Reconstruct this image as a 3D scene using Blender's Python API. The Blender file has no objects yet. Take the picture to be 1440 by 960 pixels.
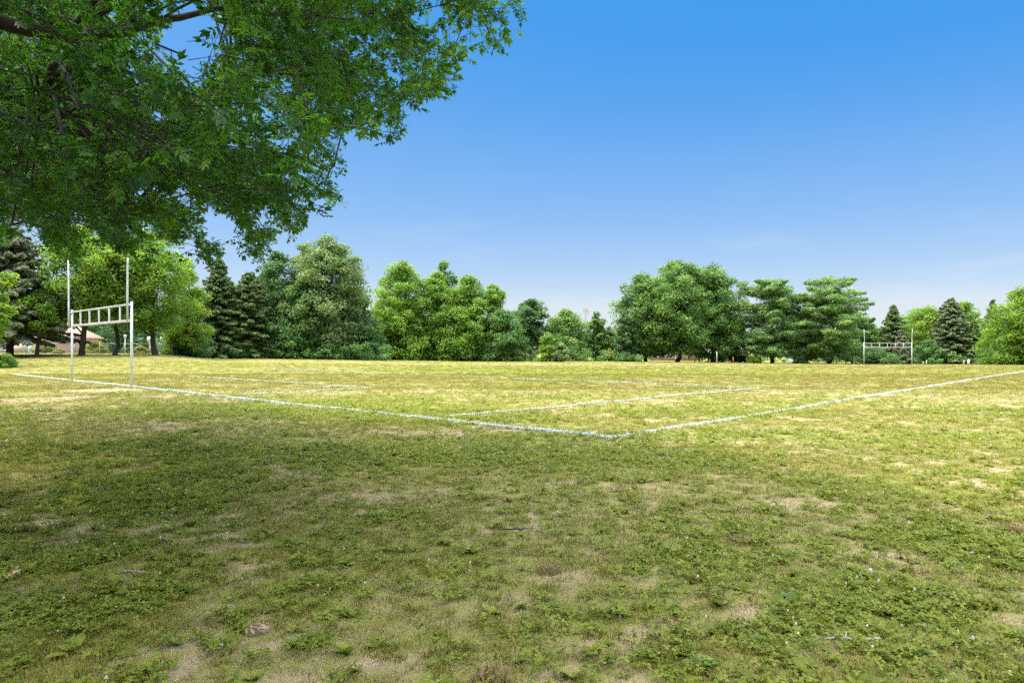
import bpy, math, random
import numpy as np
from mathutils import Vector

SEED = 7
random.seed(SEED)
RNG = np.random.default_rng(SEED)
scene = bpy.context.scene
COL = scene.collection

# ------------------------------------------------------------------ camera model
CAM_H, F, HX, HY = 1.40, 960.0, 720.0, 492.0     # eye height, focal length in photo px, vanishing centre


def ground_px(px, py):
    Y = CAM_H * F / (py - HY)
    return ((px - HX) / F * Y, Y)


def at(px, py, Y):
    return np.array([(px - HX) / F * Y, Y, CAM_H + (HY - py) / F * Y])


def project(P):
    P = np.atleast_2d(P)
    y = np.maximum(P[:, 1], 1e-3)
    return HX + F * P[:, 0] / y, HY - F * (P[:, 2] - CAM_H) / y


# ------------------------------------------------------------------ noise
def _hash(ix, iy, s):
    h = (ix.astype(np.int64) * 374761393 + iy.astype(np.int64) * 668265263 + s * 974711) & 0x7fffffff
    h = ((h ^ (h >> 13)) * 1274126177) & 0x7fffffff
    return ((h ^ (h >> 16)) & 0xffff) / 65535.0


def vnoise(x, y, s=0):
    ix, iy = np.floor(x), np.floor(y)
    fx, fy = x - ix, y - iy
    fx, fy = fx * fx * (3 - 2 * fx), fy * fy * (3 - 2 * fy)
    a, b = _hash(ix, iy, s), _hash(ix + 1, iy, s)
    c, d = _hash(ix, iy + 1, s), _hash(ix + 1, iy + 1, s)
    return (a * (1 - fx) + b * fx) * (1 - fy) + (c * (1 - fx) + d * fx) * fy


def fbm(x, y, s=0, o=4):
    t, amp, n = 0, 1.0, 0
    for k in range(o):
        t = t + amp * vnoise(x * 2 ** k + 17.3 * k, y * 2 ** k - 9.1 * k, s + k)
        n += amp
        amp *= 0.55
    return t / n


def sstep(a, b, x):
    t = np.clip((x - a) / (b - a), 0, 1)
    return t * t * (3 - 2 * t)


# ------------------------------------------------------------------ terrain
_TY = np.array([0, 40, 60, 70, 85, 100, 120, 200, 900.])
_TB = (np.array([60, 210, 330, 720, 1250]) - HX) / F
_TZ = np.array([
    [0, 0, .50, .97, 1.05, .75, .6, .8, .8],
    [0, 0, .42, .92, .98, .75, .6, .8, .8],
    [0, 0, .16, .27, .34, .38, .4, .4, .4],
    [0, 0, -.03, -.10, -.20, -.32, -.42, -.6, -.6],
    [0, 0, -.10, -.26, -.50, -.74, -1.02, -1.3, -1.3]])


def gz(x, y):
    x, y = np.asarray(x, float), np.asarray(y, float)
    yc = np.clip(y, 0.5, 899)
    b = np.clip(x / yc, _TB[0], _TB[-1])
    cols = np.stack([np.interp(yc, _TY, r) for r in _TZ])
    k = np.clip(np.searchsorted(_TB, b) - 1, 0, len(_TB) - 2)
    t = (b - _TB[k]) / (_TB[k + 1] - _TB[k])
    t = t * t * (3 - 2 * t)
    if cols.ndim == 1:
        return float(cols[k] * (1 - t) + cols[k + 1] * t)
    i = np.arange(cols.shape[1]) if cols.ndim == 2 else None
    return cols[k, i] * (1 - t) + cols[k + 1, i] * t


# pitch frame: corner point, along the touchline U, along the goal line V
CX, CY = ground_px(855, 617)
U = np.array([0.6854, 0.7282])
V = np.array([-0.7282, 0.6854])


def field_pt(u, v):
    return np.array([CX, CY]) + U * u + V * v


# turf patches seen in the photo, held as ellipses on the ground
def ell(px, py, dpx, dpy, w=1.0):
    x, y = ground_px(px, py)
    y0, y1 = ground_px(px, py + dpy)[1], ground_px(px, max(py - dpy, 503))[1]
    return (x, (y0 + y1) / 2, dpx * y / F, max((y1 - y0) / 2, .05), w)


LUSH = [ell(430, 577, 230, 14), ell(640, 592, 150, 9), ell(820, 523, 330, 7, 1.0), ell(1390, 775, 130, 26),
        ell(1230, 850, 170, 36), ell(240, 690, 140, 28), ell(110, 790, 120, 26, .7), ell(900, 650, 170, 22, .7),
        ell(620, 640, 200, 24, .8), ell(1000, 800, 160, 30, .5), ell(430, 830, 90, 22, .5), ell(80, 640, 160, 20, .5),
        ell(1220, 690, 120, 20, .5), ell(1000, 575, 160, 8, .5), ell(560, 562, 110, 4, .8), ell(1150, 900, 160, 30, .5)]
BARE = [ell(725, 748, 45, 7), ell(470, 888, 40, 12), ell(355, 800, 34, 8), ell(225, 930, 60, 20), ell(150, 738, 110, 10, .8),
        ell(790, 818, 40, 12), ell(880, 770, 40, 8, .8), ell(150, 549, 45, 3, .9), ell(60, 562, 60, 5, .8), ell(500, 700, 60, 8, .6),
        ell(940, 650, 50, 8, .5), ell(1250, 780, 34, 9, .8), ell(1060, 862, 24, 9, .8), ell(660, 860, 60, 18, .6),
        ell(380, 960, 70, 16, .8), ell(560, 930, 60, 14, .6), ell(600, 690, 90, 9, .5), ell(930, 910, 40, 14, .7), ell(320, 855, 60, 12, .6)]
DRY = [ell(1060, 612, 110, 16), ell(720, 560, 170, 9, .8), ell(900, 512, 900, 3.5, .8), ell(1300, 560, 170, 12, .7),
       ell(1410, 745, 40, 12), ell(250, 640, 220, 16, .6), ell(1350, 640, 160, 24, .6), ell(400, 548, 120, 5, .7), ell(700, 700, 160, 16, .4)]


def blobs(L, x, y):
    m = np.zeros_like(x)
    wob = (fbm(x * 1.1, y * 1.1, 91, 3) - .5) * 1.3
    for (cx, cy, rx, ry, w) in L:
        q = ((x - cx) / rx) ** 2 + ((y - cy) / ry) ** 2
        m = np.maximum(m, w * np.clip(1.25 - q * .8 + wob, 0, 1))
    return m


def masks(x, y):
    """lush, bare and dry amounts of the turf at ground points"""
    far = sstep(14, 45, np.abs(y))
    n1 = fbm(x * .55, y * .55, 1, 4)
    n2 = fbm(x * 2.1, y * 2.1, 21, 4)
    n3 = fbm(x * .12, y * .12, 41, 3)
    n4 = fbm(x * 6.5, y * 6.5, 121, 3)
    n5 = fbm(x * 5.0, y * 5.0, 151, 3)
    near = sstep(16, 5, np.abs(y))
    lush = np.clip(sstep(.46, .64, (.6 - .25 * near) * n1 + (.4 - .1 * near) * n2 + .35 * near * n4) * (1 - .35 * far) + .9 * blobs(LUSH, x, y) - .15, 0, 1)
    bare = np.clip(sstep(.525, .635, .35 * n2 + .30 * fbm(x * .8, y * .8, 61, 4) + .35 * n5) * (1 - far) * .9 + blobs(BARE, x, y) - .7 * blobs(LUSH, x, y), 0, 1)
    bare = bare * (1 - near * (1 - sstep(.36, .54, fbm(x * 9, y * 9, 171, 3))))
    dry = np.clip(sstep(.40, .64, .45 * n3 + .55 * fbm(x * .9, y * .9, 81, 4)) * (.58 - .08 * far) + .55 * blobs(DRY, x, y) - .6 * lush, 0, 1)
    return lush, bare, dry


# ------------------------------------------------------------------ object helpers
def tag(o, label=None, cat=None, group=None, kind=None):
    if label:
        o["label"] = label
    if cat:
        o["category"] = cat
    if group:
        o["group"] = group
    if kind:
        o["kind"] = kind
    return o


def empty(name, loc, label=None, cat=None, group=None, rz=0.0):
    o = bpy.data.objects.new(name, None)
    o.location = loc
    o.rotation_euler = (0, 0, rz)
    o.empty_display_size = .3
    COL.objects.link(o)
    return tag(o, label, cat, group)


def np_mesh(name, verts, faces, mat, parent=None, tint=None, smooth=False, link=True, extra=None):
    """verts (N,3); faces: (M,k) array or list of such arrays; tint: per-vertex float"""
    me = bpy.data.meshes.new(name)
    verts = np.ascontiguousarray(verts, np.float32)
    fl = faces if isinstance(faces, list) else [faces]
    fl = [f for f in fl if len(f)]
    nl = sum(f.size for f in fl)
    nf = sum(len(f) for f in fl)
    me.vertices.add(len(verts))
    me.vertices.foreach_set("co", verts.ravel())
    me.loops.add(nl)
    me.loops.foreach_set("vertex_index", np.concatenate([f.ravel() for f in fl]).astype(np.int32))
    me.polygons.add(nf)
    tot = np.concatenate([np.full(len(f), f.shape[1], np.int32) for f in fl])
    start = np.concatenate([[0], np.cumsum(tot)[:-1]]).astype(np.int32)
    me.polygons.foreach_set("loop_start", start)
    me.polygons.foreach_set("loop_total", tot)
    if smooth:
        me.polygons.foreach_set("use_smooth", np.ones(nf, bool))
    if tint is not None:
        a = me.attributes.new("tint", "FLOAT", "POINT")
        a.data.foreach_set("value", np.ascontiguousarray(tint, np.float32))
    for k, v in (extra or {}).items():
        a = me.attributes.new(k, "FLOAT", "POINT")
        a.data.foreach_set("value", np.ascontiguousarray(v, np.float32))
    me.update(calc_edges=True)
    me.validate()
    if mat:
        me.materials.append(mat)
    o = bpy.data.objects.new(name, me)
    if link:
        COL.objects.link(o)
    if parent:
        o.parent = parent
    return o


class MB:
    """collects tubes, boxes and free polygons for one mesh"""

    def __init__(s):
        s.v, s.q, s.t, s.n = [], [], [], 0

    def add(s, v, q=None, t=None):
        v = np.asarray(v, float)
        s.v.append(v)
        if q is not None and len(q):
            s.q.append(np.asarray(q, int) + s.n)
        if t is not None and len(t):
            s.t.append(np.asarray(t, int) + s.n)
        s.n += len(v)

    def tube(s, pts, rad, n=7, cap=True):
        pts = np.asarray(pts, float)
        m = len(pts)
        rad = np.broadcast_to(np.asarray(rad, float), (m,))
        tan = np.gradient(pts, axis=0)
        tan /= np.linalg.norm(tan, axis=1)[:, None] + 1e-9
        ref = np.array([0, 0, 1.]) if abs(tan[0][2]) < .9 else np.array([1., 0, 0])
        vs = []
        for i in range(m):
            a = np.cross(tan[i], ref)
            a /= np.linalg.norm(a) + 1e-9
            b = np.cross(tan[i], a)
            ang = np.arange(n) * 2 * math.pi / n
            vs.append(pts[i] + rad[i] * (np.cos(ang)[:, None] * a + np.sin(ang)[:, None] * b))
        v = np.concatenate(vs)
        q = [[i * n + j, i * n + (j + 1) % n, (i + 1) * n + (j + 1) % n, (i + 1) * n + j] for i in range(m - 1) for j in range(n)]
        t = []
        if cap:
            v = np.concatenate([v, pts[:1], pts[-1:]])
            c0, c1 = m * n, m * n + 1
            t = [[c0, (j + 1) % n, j] for j in range(n)] + [[c1, (m - 1) * n + j, (m - 1) * n + (j + 1) % n] for j in range(n)]
        s.add(v, q, t)

    def box(s, c, size, rz=0.0, bev=0.0):
        hx, hy, hz = [d / 2 for d in size]
        v = np.array([[sx * hx, sy * hy, sz * hz] for sz in (-1, 1) for sx, sy in ((-1, -1), (1, -1), (1, 1), (-1, 1))])
        R = np.array([[math.cos(rz), -math.sin(rz), 0], [math.sin(rz), math.cos(rz), 0], [0, 0, 1]])
        s.add(v @ R.T + np.asarray(c, float),
              [[3, 2, 1, 0], [4, 5, 6, 7], [0, 1, 5, 4], [1, 2, 6, 5], [2, 3, 7, 6], [3, 0, 4, 7]])

    def build(s, name, mat, parent=None, smooth=False, tint=None):
        fs = []
        if s.q:
            fs.append(np.concatenate(s.q))
        if s.t:
            fs.append(np.concatenate(s.t))
        return np_mesh(name, np.concatenate(s.v), fs, mat, parent, smooth=smooth, tint=tint)


def unit(v):
    return v / (np.linalg.norm(v, axis=-1, keepdims=True) + 1e-9)


def rand_dirs(n, rng):
    return unit(rng.normal(size=(n, 3)))


def quads(c, nrm, L, W, rng, along=None):
    """leaf-shaped rhombi at c facing nrm; along = preferred long axis"""
    n = len(c)
    nrm = unit(nrm)
    t = rand_dirs(n, rng) if along is None else along
    t = unit(t - nrm * np.sum(t * nrm, 1)[:, None])
    b = np.cross(nrm, t)
    L, W = np.broadcast_to(L, (n,))[:, None], np.broadcast_to(W, (n,))[:, None]
    v = np.stack([c - t * L / 2, c + b * W / 2 - t * L * .05, c + t * L / 2, c - b * W / 2 - t * L * .05], 1).reshape(-1, 3)
    return v, np.arange(4 * n).reshape(n, 4)


# ------------------------------------------------------------------ materials
def new_mat(name):
    m = bpy.data.materials.new(name)
    m.use_nodes = True
    nt = m.node_tree
    nt.nodes.clear()
    out = nt.nodes.new("ShaderNodeOutputMaterial")
    return m, nt, out


def N(nt, t, **kw):
    n = nt.nodes.new(t)
    for k, v in kw.items():
        if k.startswith("i_"):
            n.inputs[k[2:].replace("_", " ")].default_value = v
        else:
            setattr(n, k, v)
    return n


def mixc(nt, fac, a, b):
    m = nt.nodes.new("ShaderNodeMix")
    m.data_type = "RGBA"
    for i, x in ((0, fac), (6, a), (7, b)):
        if hasattr(x, "is_linked"):
            nt.links.new(x, m.inputs[i])
        elif i == 0:
            m.inputs[0].default_value = x
        else:
            m.inputs[i].default_value = (*x, 1)
    return m.outputs[2]


def math_node(nt, op, a, b=None, clamp=False):
    m = nt.nodes.new("ShaderNodeMath")
    m.operation = op
    m.use_clamp = clamp
    for i, x in ((0, a), (1, b)):
        if x is None:
            continue
        if hasattr(x, "is_linked"):
            nt.links.new(x, m.inputs[i])
        else:
            m.inputs[i].default_value = x
    return m.outputs[0]


def leaf_mat(name, dark, light, accent=None, transl=.35, rough=.5, spec=.35, obj_rand=0.0, trans_gain=(1.5, 1.5, .9)):
    m, nt, out = new_mat(name)
    at_ = N(nt, "ShaderNodeAttribute", attribute_name="tint")
    fac = at_.outputs["Fac"]
    if obj_rand:
        oi = N(nt, "ShaderNodeObjectInfo")
        r = math_node(nt, "MULTIPLY", math_node(nt, "SUBTRACT", oi.outputs["Random"], .5), obj_rand)
        fac = math_node(nt, "ADD", fac, r, True)
    col = mixc(nt, fac, dark, light)
    if accent:
        f2 = math_node(nt, "MULTIPLY", math_node(nt, "SUBTRACT", fac, .82, True), 4.0, True)
        col = mixc(nt, f2, col, accent)
    pb = N(nt, "ShaderNodeBsdfPrincipled")
    pb.inputs["Roughness"].default_value = rough
    pb.inputs["Specular IOR Level"].default_value = spec
    nt.links.new(col, pb.inputs["Base Color"])
    if transl > 0:
        tr = N(nt, "ShaderNodeBsdfTranslucent")
        g = nt.nodes.new("ShaderNodeMix")
        g.data_type = "RGBA"
        g.blend_type = "MULTIPLY"
        g.inputs[0].default_value = 1
        nt.links.new(col, g.inputs[6])
        g.inputs[7].default_value = (*trans_gain, 1)
        nt.links.new(g.outputs[2], tr.inputs["Color"])
        mx = N(nt, "ShaderNodeMixShader")
        mx.inputs[0].default_value = transl
        nt.links.new(pb.outputs[0], mx.inputs[1])
        nt.links.new(tr.outputs[0], mx.inputs[2])
        nt.links.new(mx.outputs[0], out.inputs[0])
    else:
        nt.links.new(pb.outputs[0], out.inputs[0])
    return m


def surf_mat(name, a, b, scale=8.0, rough=.8, bump=0.0, detail=5, spec=.3, metal=0.0, stretch=(1, 1, 1)):
    m, nt, out = new_mat(name)
    tc = N(nt, "ShaderNodeTexCoord")
    mp = N(nt, "ShaderNodeMapping")
    mp.inputs["Scale"].default_value = stretch
    nt.links.new(tc.outputs["Object"], mp.inputs[0])
    nz = N(nt, "ShaderNodeTexNoise", i_Scale=scale, i_Detail=float(detail), i_Roughness=.65)
    nt.links.new(mp.outputs[0], nz.inputs["Vector"])
    f = N(nt, "ShaderNodeMapRange", i_From_Min=.32, i_From_Max=.68)
    nt.links.new(nz.outputs[0], f.inputs[0])
    col = mixc(nt, f.outputs[0], a, b)
    pb = N(nt, "ShaderNodeBsdfPrincipled")
    pb.inputs["Roughness"].default_value = rough
    pb.inputs["Specular IOR Level"].default_value = spec
    pb.inputs["Metallic"].default_value = metal
    nt.links.new(col, pb.inputs["Base Color"])
    if bump:
        bp = N(nt, "ShaderNodeBump", i_Strength=bump, i_Distance=.02)
        nt.links.new(nz.outputs[0], bp.inputs["Height"])
        nt.links.new(bp.outputs[0], pb.inputs["Normal"])
    nt.links.new(pb.outputs[0], out.inputs[0])
    return m


def brick_mat(name, c1, c2, mortar):
    m, nt, out = new_mat(name)
    tc = N(nt, "ShaderNodeTexCoord")
    sx = N(nt, "ShaderNodeSeparateXYZ")
    nt.links.new(tc.outputs["Object"], sx.inputs[0])
    cb = N(nt, "ShaderNodeCombineXYZ")
    nt.links.new(math_node(nt, "ADD", sx.outputs[0], sx.outputs[1]), cb.inputs[0])
    nt.links.new(sx.outputs[2], cb.inputs[1])
    br = N(nt, "ShaderNodeTexBrick", i_Scale=4.5)
    br.inputs["Color1"].default_value = (*c1, 1)
    br.inputs["Color2"].default_value = (*c2, 1)
    br.inputs["Mortar"].default_value = (*mortar, 1)
    nt.links.new(cb.outputs[0], br.inputs["Vector"])
    pb = N(nt, "ShaderNodeBsdfPrincipled")
    pb.inputs["Roughness"].default_value = .85
    nt.links.new(br.outputs[0], pb.inputs["Base Color"])
    nt.links.new(pb.outputs[0], out.inputs[0])
    return m


M = {}
# leaves: (dark, light) albedos
M["oak"] = leaf_mat("oak_leaf", (.030, .092, .018), (.098, .200, .036), (.18, .27, .04), transl=.54, rough=.42, spec=.40, trans_gain=(1.5, 1.7, .6))
M["bright"] = leaf_mat("bright_leaf", (0.111, 0.207, 0.025), (0.217, 0.342, 0.038), (0.318, 0.403, 0.063), transl=.45, trans_gain=(1.5, 1.45, .6))
M["lime"] = leaf_mat("lime_leaf", (.115, .205, .030), (.215, .315, .045), (.30, .36, .06), transl=.60, trans_gain=(1.25, 1.35, .5))
M["yellow"] = leaf_mat("yellow_leaf", (.16, .19, .025), (.30, .28, .04), transl=.40)
M["mid"] = leaf_mat("mid_leaf", (0.080, 0.165, 0.032), (0.164, 0.268, 0.055), (0.233, 0.317, 0.074), transl=.40)
M["grey"] = leaf_mat("grey_leaf", (.090, .155, .042), (.190, .255, .082), (.27, .31, .11), transl=.38)
M["deep"] = leaf_mat("deep_leaf", (0.048, 0.107, 0.032), (0.117, 0.201, 0.053), transl=.34)
M["thicket"] = leaf_mat("thicket_leaf", (0.042, 0.107, 0.021), (0.111, 0.213, 0.036), transl=.35)
M["red"] = leaf_mat("russet_leaf", (.20, .16, .11), (.32, .27, .19), transl=.25)
M["spruce"] = leaf_mat("spruce_needle", (.062, .098, .025), (.112, .156, .036), transl=.2, rough=.65, spec=.2)
M["brownspruce"] = leaf_mat("brown_spruce_needle", (0.074, 0.096, 0.032), (0.146, 0.180, 0.058), transl=.15, rough=.6)
M["bluespruce"] = leaf_mat("blue_spruce_needle", (.120, .108, .052), (.160, .185, .095), transl=.2, rough=.65, spec=.2)
M["pine"] = leaf_mat("pine_needle", (0.094, 0.180, 0.047), (0.204, 0.312, 0.074), (0.264, 0.372, 0.095), transl=.30, rough=.55)
M["bark"] = surf_mat("bark", (.022, .018, .014), (.065, .052, .04), 9, .95, .6, stretch=(2.2, 2.2, .5))
M["greybark"] = surf_mat("grey_bark", (.10, .085, .07), (.20, .17, .14), 9, .95, .6, stretch=(2.2, 2.2, .5))
M["twig"] = surf_mat("twig_bark", (.03, .024, .018), (.075, .06, .045), 20, .9)
# turf
M["grass"] = leaf_mat("grass_blade", (0.126, 0.133, 0.011), (0.237, 0.209, 0.024), transl=.30, obj_rand=.5, rough=.5, spec=.15, trans_gain=(1.3, 1.2, .6))
M["olive"] = leaf_mat("olive_grass_blade", (0.144, 0.129, 0.020), (0.250, 0.205, 0.043), transl=.25, obj_rand=.5, rough=.6, spec=.15, trans_gain=(1.2, 1.15, .7))
M["straw"] = leaf_mat("dry_grass_blade", (0.207, 0.155, 0.071), (0.360, 0.281, 0.147), transl=.2, obj_rand=.5, rough=.7, spec=.15, trans_gain=(1.1, 1.1, .9))
M["clover"] = leaf_mat("clover_leaf", (0.109, 0.141, 0.014), (0.227, 0.237, 0.031), transl=.30, obj_rand=.5, rough=.6, spec=.12)
M["flower"] = surf_mat("clover_flower", (.62, .53, .40), (.80, .72, .56), 60, .8)
M["weed"] = leaf_mat("weed_leaf", (.10, .18, .025), (.19, .29, .05), transl=.35)
M["browntuft"] = leaf_mat("rusty_grass_blade", (.15, .10, .035), (.32, .21, .075), transl=.25, rough=.7, trans_gain=(1.1, 1.0, .8))
M["paintblade"] = leaf_mat("painted_grass_blade", (.34, .38, .28), (.66, .67, .62), transl=.15, rough=.8, trans_gain=(1, 1, 1))
M["deadleaf"] = surf_mat("dead_oak_leaf", (.30, .16, .09), (.46, .28, .17), 30, .7, .3)
M["stick"] = surf_mat("stick_bark", (.24, .19, .15), (.42, .36, .30), 25, .9, .4)
# built things
M["white"] = surf_mat("white_paint", (.46, .46, .44), (.70, .70, .68), 7, .45, .05, stretch=(3, 3, .7))
M["worn"] = surf_mat("worn_white_paint", (.25, .245, .22), (.45, .44, .41), 6, .6, .1)
M["galv"] = surf_mat("galvanised_steel", (.30, .31, .31), (.42, .43, .43), 20, .5, metal=.3)
M["roof"] = surf_mat("tan_roof", (.29, .185, .125), (.40, .265, .185), 5, .9, .2, stretch=(1, 1, 5))
M["brick"] = brick_mat("red_brick", (.36, .17, .12), (.44, .23, .16), (.42, .36, .31))
M["tan"] = surf_mat("tan_panel", (.42, .34, .26), (.52, .43, .33), 3, .8)
M["trim"] = surf_mat("trim_paint", (.70, .69, .65), (.80, .79, .76), 4, .6)
M["glass"] = surf_mat("window_glass", (.03, .04, .05), (.05, .06, .07), 2, .1, spec=.6)
M["mint"] = surf_mat("mint_paint", (.40, .62, .53), (.50, .72, .62), 3, .6)
M["redpaint"] = surf_mat("red_paint", (.42, .09, .05), (.55, .14, .08), 6, .6)
M["wood"] = surf_mat("weathered_wood", (.24, .19, .15), (.38, .32, .26), 8, .9, .3, stretch=(.4, 3, 3))
M["stone"] = surf_mat("pale_stone", (.55, .53, .49), (.70, .68, .63), 8, .9, .4)

# ------------------------------------------------------------------ ground sheet
def axis(lim_near, step, far, grow, lo, hi):
    a = list(np.arange(-lim_near if lo < 0 else lo, lim_near + 1e-6, step))
    s, x = step, a[-1]
    while x < hi:
        s = min(s * grow, far)
        x += s
        a.append(x)
    if lo < 0:
        s, x, pre = step, a[0], []
        while x > lo:
            s = min(s * grow, far)
            x -= s
            pre.append(x)
        a = pre[::-1] + a
    return np.array(a)


GXA = axis(8, .16, 60, 1.035, -900, 900)
GYA = np.concatenate([[-900, -400, -150, -60, -30, -14, -6, -2, 0, 1], axis(16, .16, 60, 1.03, 1.6, 1500)])
X, Yg = np.meshgrid(GXA, GYA)
x, y = X.ravel(), Yg.ravel()
lush, bare, dry = masks(x, y)
z = gz(x, y) + (fbm(x * .35, y * .35, 5, 4) - .5) * .05 * sstep(0, 3, np.abs(y)) * sstep(80, 30, np.abs(y)) \
    + (fbm(x * 1.7, y * 1.7, 7, 3) - .5) * .035 * sstep(40, 12, np.abs(y))
nx, ny = len(GXA), len(GYA)
idx = np.arange(nx * ny).reshape(ny, nx)
fq = np.stack([idx[:-1, :-1], idx[:-1, 1:], idx[1:, 1:], idx[1:, :-1]], -1).reshape(-1, 4)


def ground_mat():
    m, nt, out = new_mat("turf_soil")
    A = {k: N(nt, "ShaderNodeAttribute", attribute_name=k).outputs["Fac"] for k in ("lush", "bare", "dry")}
    tc = N(nt, "ShaderNodeTexCoord")
    def nz(scale, det=5, rough=.6):
        n = N(nt, "ShaderNodeTexNoise", i_Scale=scale, i_Detail=float(det), i_Roughness=rough)
        nt.links.new(tc.outputs["Object"], n.inputs["Vector"])
        return n.outputs[0]
    def rng_(v, a, b):
        r = N(nt, "ShaderNodeMapRange", i_From_Min=a, i_From_Max=b)
        nt.links.new(v, r.inputs[0])
        return r.outputs[0]
    fine, mid, big = nz(55, 6, .7), nz(5, 6, .65), nz(.5, 5, .6)
    green = mixc(nt, rng_(mid, .3, .7), (.136, .128, .021), (.215, .192, .034))
    straw = mixc(nt, rng_(fine, .3, .7), (.205, .178, .066), (.29, .250, .100))
    soil = mixc(nt, rng_(fine, .3, .7), (.24, .155, .085), (.42, .29, .17))
    f_dry = math_node(nt, "ADD", math_node(nt, "MULTIPLY", A["dry"], .58), math_node(nt, "MULTIPLY", math_node(nt, "SUBTRACT", rng_(mid, .3, .7), .3), .55), True)
    f_dry = math_node(nt, "ADD", f_dry, math_node(nt, "MULTIPLY", math_node(nt, "SUBTRACT", rng_(big, .35, .65), .5), .25), True)
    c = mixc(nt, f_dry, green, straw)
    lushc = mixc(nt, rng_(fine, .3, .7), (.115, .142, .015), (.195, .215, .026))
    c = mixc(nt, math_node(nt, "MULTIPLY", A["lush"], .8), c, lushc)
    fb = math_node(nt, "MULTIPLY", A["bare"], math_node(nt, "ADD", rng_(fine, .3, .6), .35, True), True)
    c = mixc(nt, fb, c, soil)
    pb = N(nt, "ShaderNodeBsdfPrincipled")
    pb.inputs["Roughness"].default_value = .95
    pb.inputs["Specular IOR Level"].default_value = .1
    nt.links.new(c, pb.inputs["Base Color"])
    bp = N(nt, "ShaderNodeBump", i_Strength=.6, i_Distance=.03)
    nt.links.new(math_node(nt, "ADD", fine, math_node(nt, "MULTIPLY", mid, 1.2)), bp.inputs["Height"])
    nt.links.new(bp.outputs[0], pb.inputs["Normal"])
    nt.links.new(pb.outputs[0], out.inputs[0])
    return m


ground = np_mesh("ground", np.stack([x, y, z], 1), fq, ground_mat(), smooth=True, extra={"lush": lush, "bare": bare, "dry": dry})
tag(ground, "flat mown playing field of patchy green and straw coloured turf", "ground", kind="structure")


def gsurf(px_, py_):
    """height of the built ground sheet (same formula as above)"""
    px_, py_ = np.asarray(px_, float), np.asarray(py_, float)
    return gz(px_, py_) + (fbm(px_ * .35, py_ * .35, 5, 4) - .5) * .05 * sstep(0, 3, np.abs(py_)) * sstep(80, 30, np.abs(py_)) \
        + (fbm(px_ * 1.7, py_ * 1.7, 7, 3) - .5) * .035 * sstep(40, 12, np.abs(py_))


# ------------------------------------------------------------------ turf plants
def blades(n, spread, h0, h1, w, lean, rng, base=None):
    a = rng.uniform(0, 2 * math.pi, n)
    r = spread * np.sqrt(rng.uniform(0, 1, n))
    b = np.stack([np.cos(a) * r, np.sin(a) * r, np.full(n, -.006)], 1) if base is None else base
    h = rng.uniform(h0, h1, n)
    la = rng.uniform(0, 2 * math.pi, n)
    ln = lean * rng.uniform(.3, 1.2, n)
    d = np.stack([np.cos(la), np.sin(la), np.zeros(n)], 1)
    up = np.array([0, 0, 1.])
    sa = la + math.pi / 2 + rng.normal(0, .5, n)
    s = np.stack([np.cos(sa), np.sin(sa), np.zeros(n)], 1) * (w * rng.uniform(.7, 1.3, n))[:, None] / 2
    m = b + d * (h * ln * .35)[:, None] + up * (h * .62)[:, None]
    t = b + d * (h * ln)[:, None] + up * (h * np.clip(1 - .35 * ln, .3, 1))[:, None]
    v = np.stack([b - s, b + s, m + s * .8, m - s * .8, t], 1).reshape(-1, 3)
    i = np.arange(n)[:, None] * 5
    return v, i + np.array([[0, 1, 2, 3]]), i + np.array([[3, 2, 4]]), np.repeat(rng.uniform(0, 1, n), 5)


def proto_grass(name, n, spread, h0, h1, w, lean, mat, seed):
    rng = np.random.default_rng(seed)
    v, q, t, ti = blades(n, spread, h0, h1, w, lean, rng)
    return np_mesh(name, v, [q, t], mat, tint=ti, link=False)


def proto_clover(name, n, spread, mat, seed):
    rng = np.random.default_rng(seed)
    V_, Q, T, n0 = [], [], [], 0
    for k in range(n):
        a, r = rng.uniform(0, 6.283), spread * math.sqrt(rng.uniform())
        c = np.array([math.cos(a) * r, math.sin(a) * r, rng.uniform(.012, .04)])
        up = unit(np.array([rng.normal(0, .35), rng.normal(0, .35), 1.]))
        s = rng.uniform(.010, .020)
        a0 = rng.uniform(0, 6.283)
        ti = rng.uniform()
        for j in range(3):
            an = a0 + j * 2.094
            d = np.array([math.cos(an), math.sin(an), 0])
            d = unit(d - up * d.dot(up))
            b = np.cross(up, d)
            p = np.stack([c, c + d * s * .55 + b * s * .42 + up * s * .12, c + d * s * 1.1 + b * s * .25, c + d * s * 1.1 - b * s * .25, c + d * s * .55 - b * s * .42 + up * s * .12])
            V_.append(p)
            Q.append(np.array([[0, 1, 2], [0, 2, 3], [0, 3, 4]]) + n0)
            T += [ti] * 5
            n0 += 5
    return np_mesh(name, np.concatenate(V_), np.concatenate(Q), mat, tint=np.array(T), link=False)


def proto_weed(name, n, L, mat, seed):
    rng = np.random.default_rng(seed)
    V_, Q, T, n0 = [], [], [], 0
    for k in range(n):
        az = k * 2.4 + rng.normal(0, .3)
        d = np.array([math.cos(az), math.sin(az), 0])
        sd = np.array([-d[1], d[0], 0])
        l, el = L * rng.uniform(.6, 1.1), rng.uniform(.25, 1.0)
        s = np.linspace(0, 1, 4)
        w = l * .5 * np.array([.15, .8, .9, .08]) * .5
        c = d * (l * s * math.cos(el))[:, None]
        c[:, 2] = l * (math.sin(el) * s - .3 * s * s)
        V_.append(np.stack([c - sd * w[:, None], c + sd * w[:, None]], 1).reshape(-1, 3))
        Q.append(np.array([[i * 2, i * 2 + 1, i * 2 + 3, i * 2 + 2] for i in range(3)]) + n0)
        n0 += 8
        T += [rng.uniform(.2, 1)] * 8
    return np_mesh(name, np.concatenate(V_), np.concatenate(Q), mat, tint=np.array(T), link=False)


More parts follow.
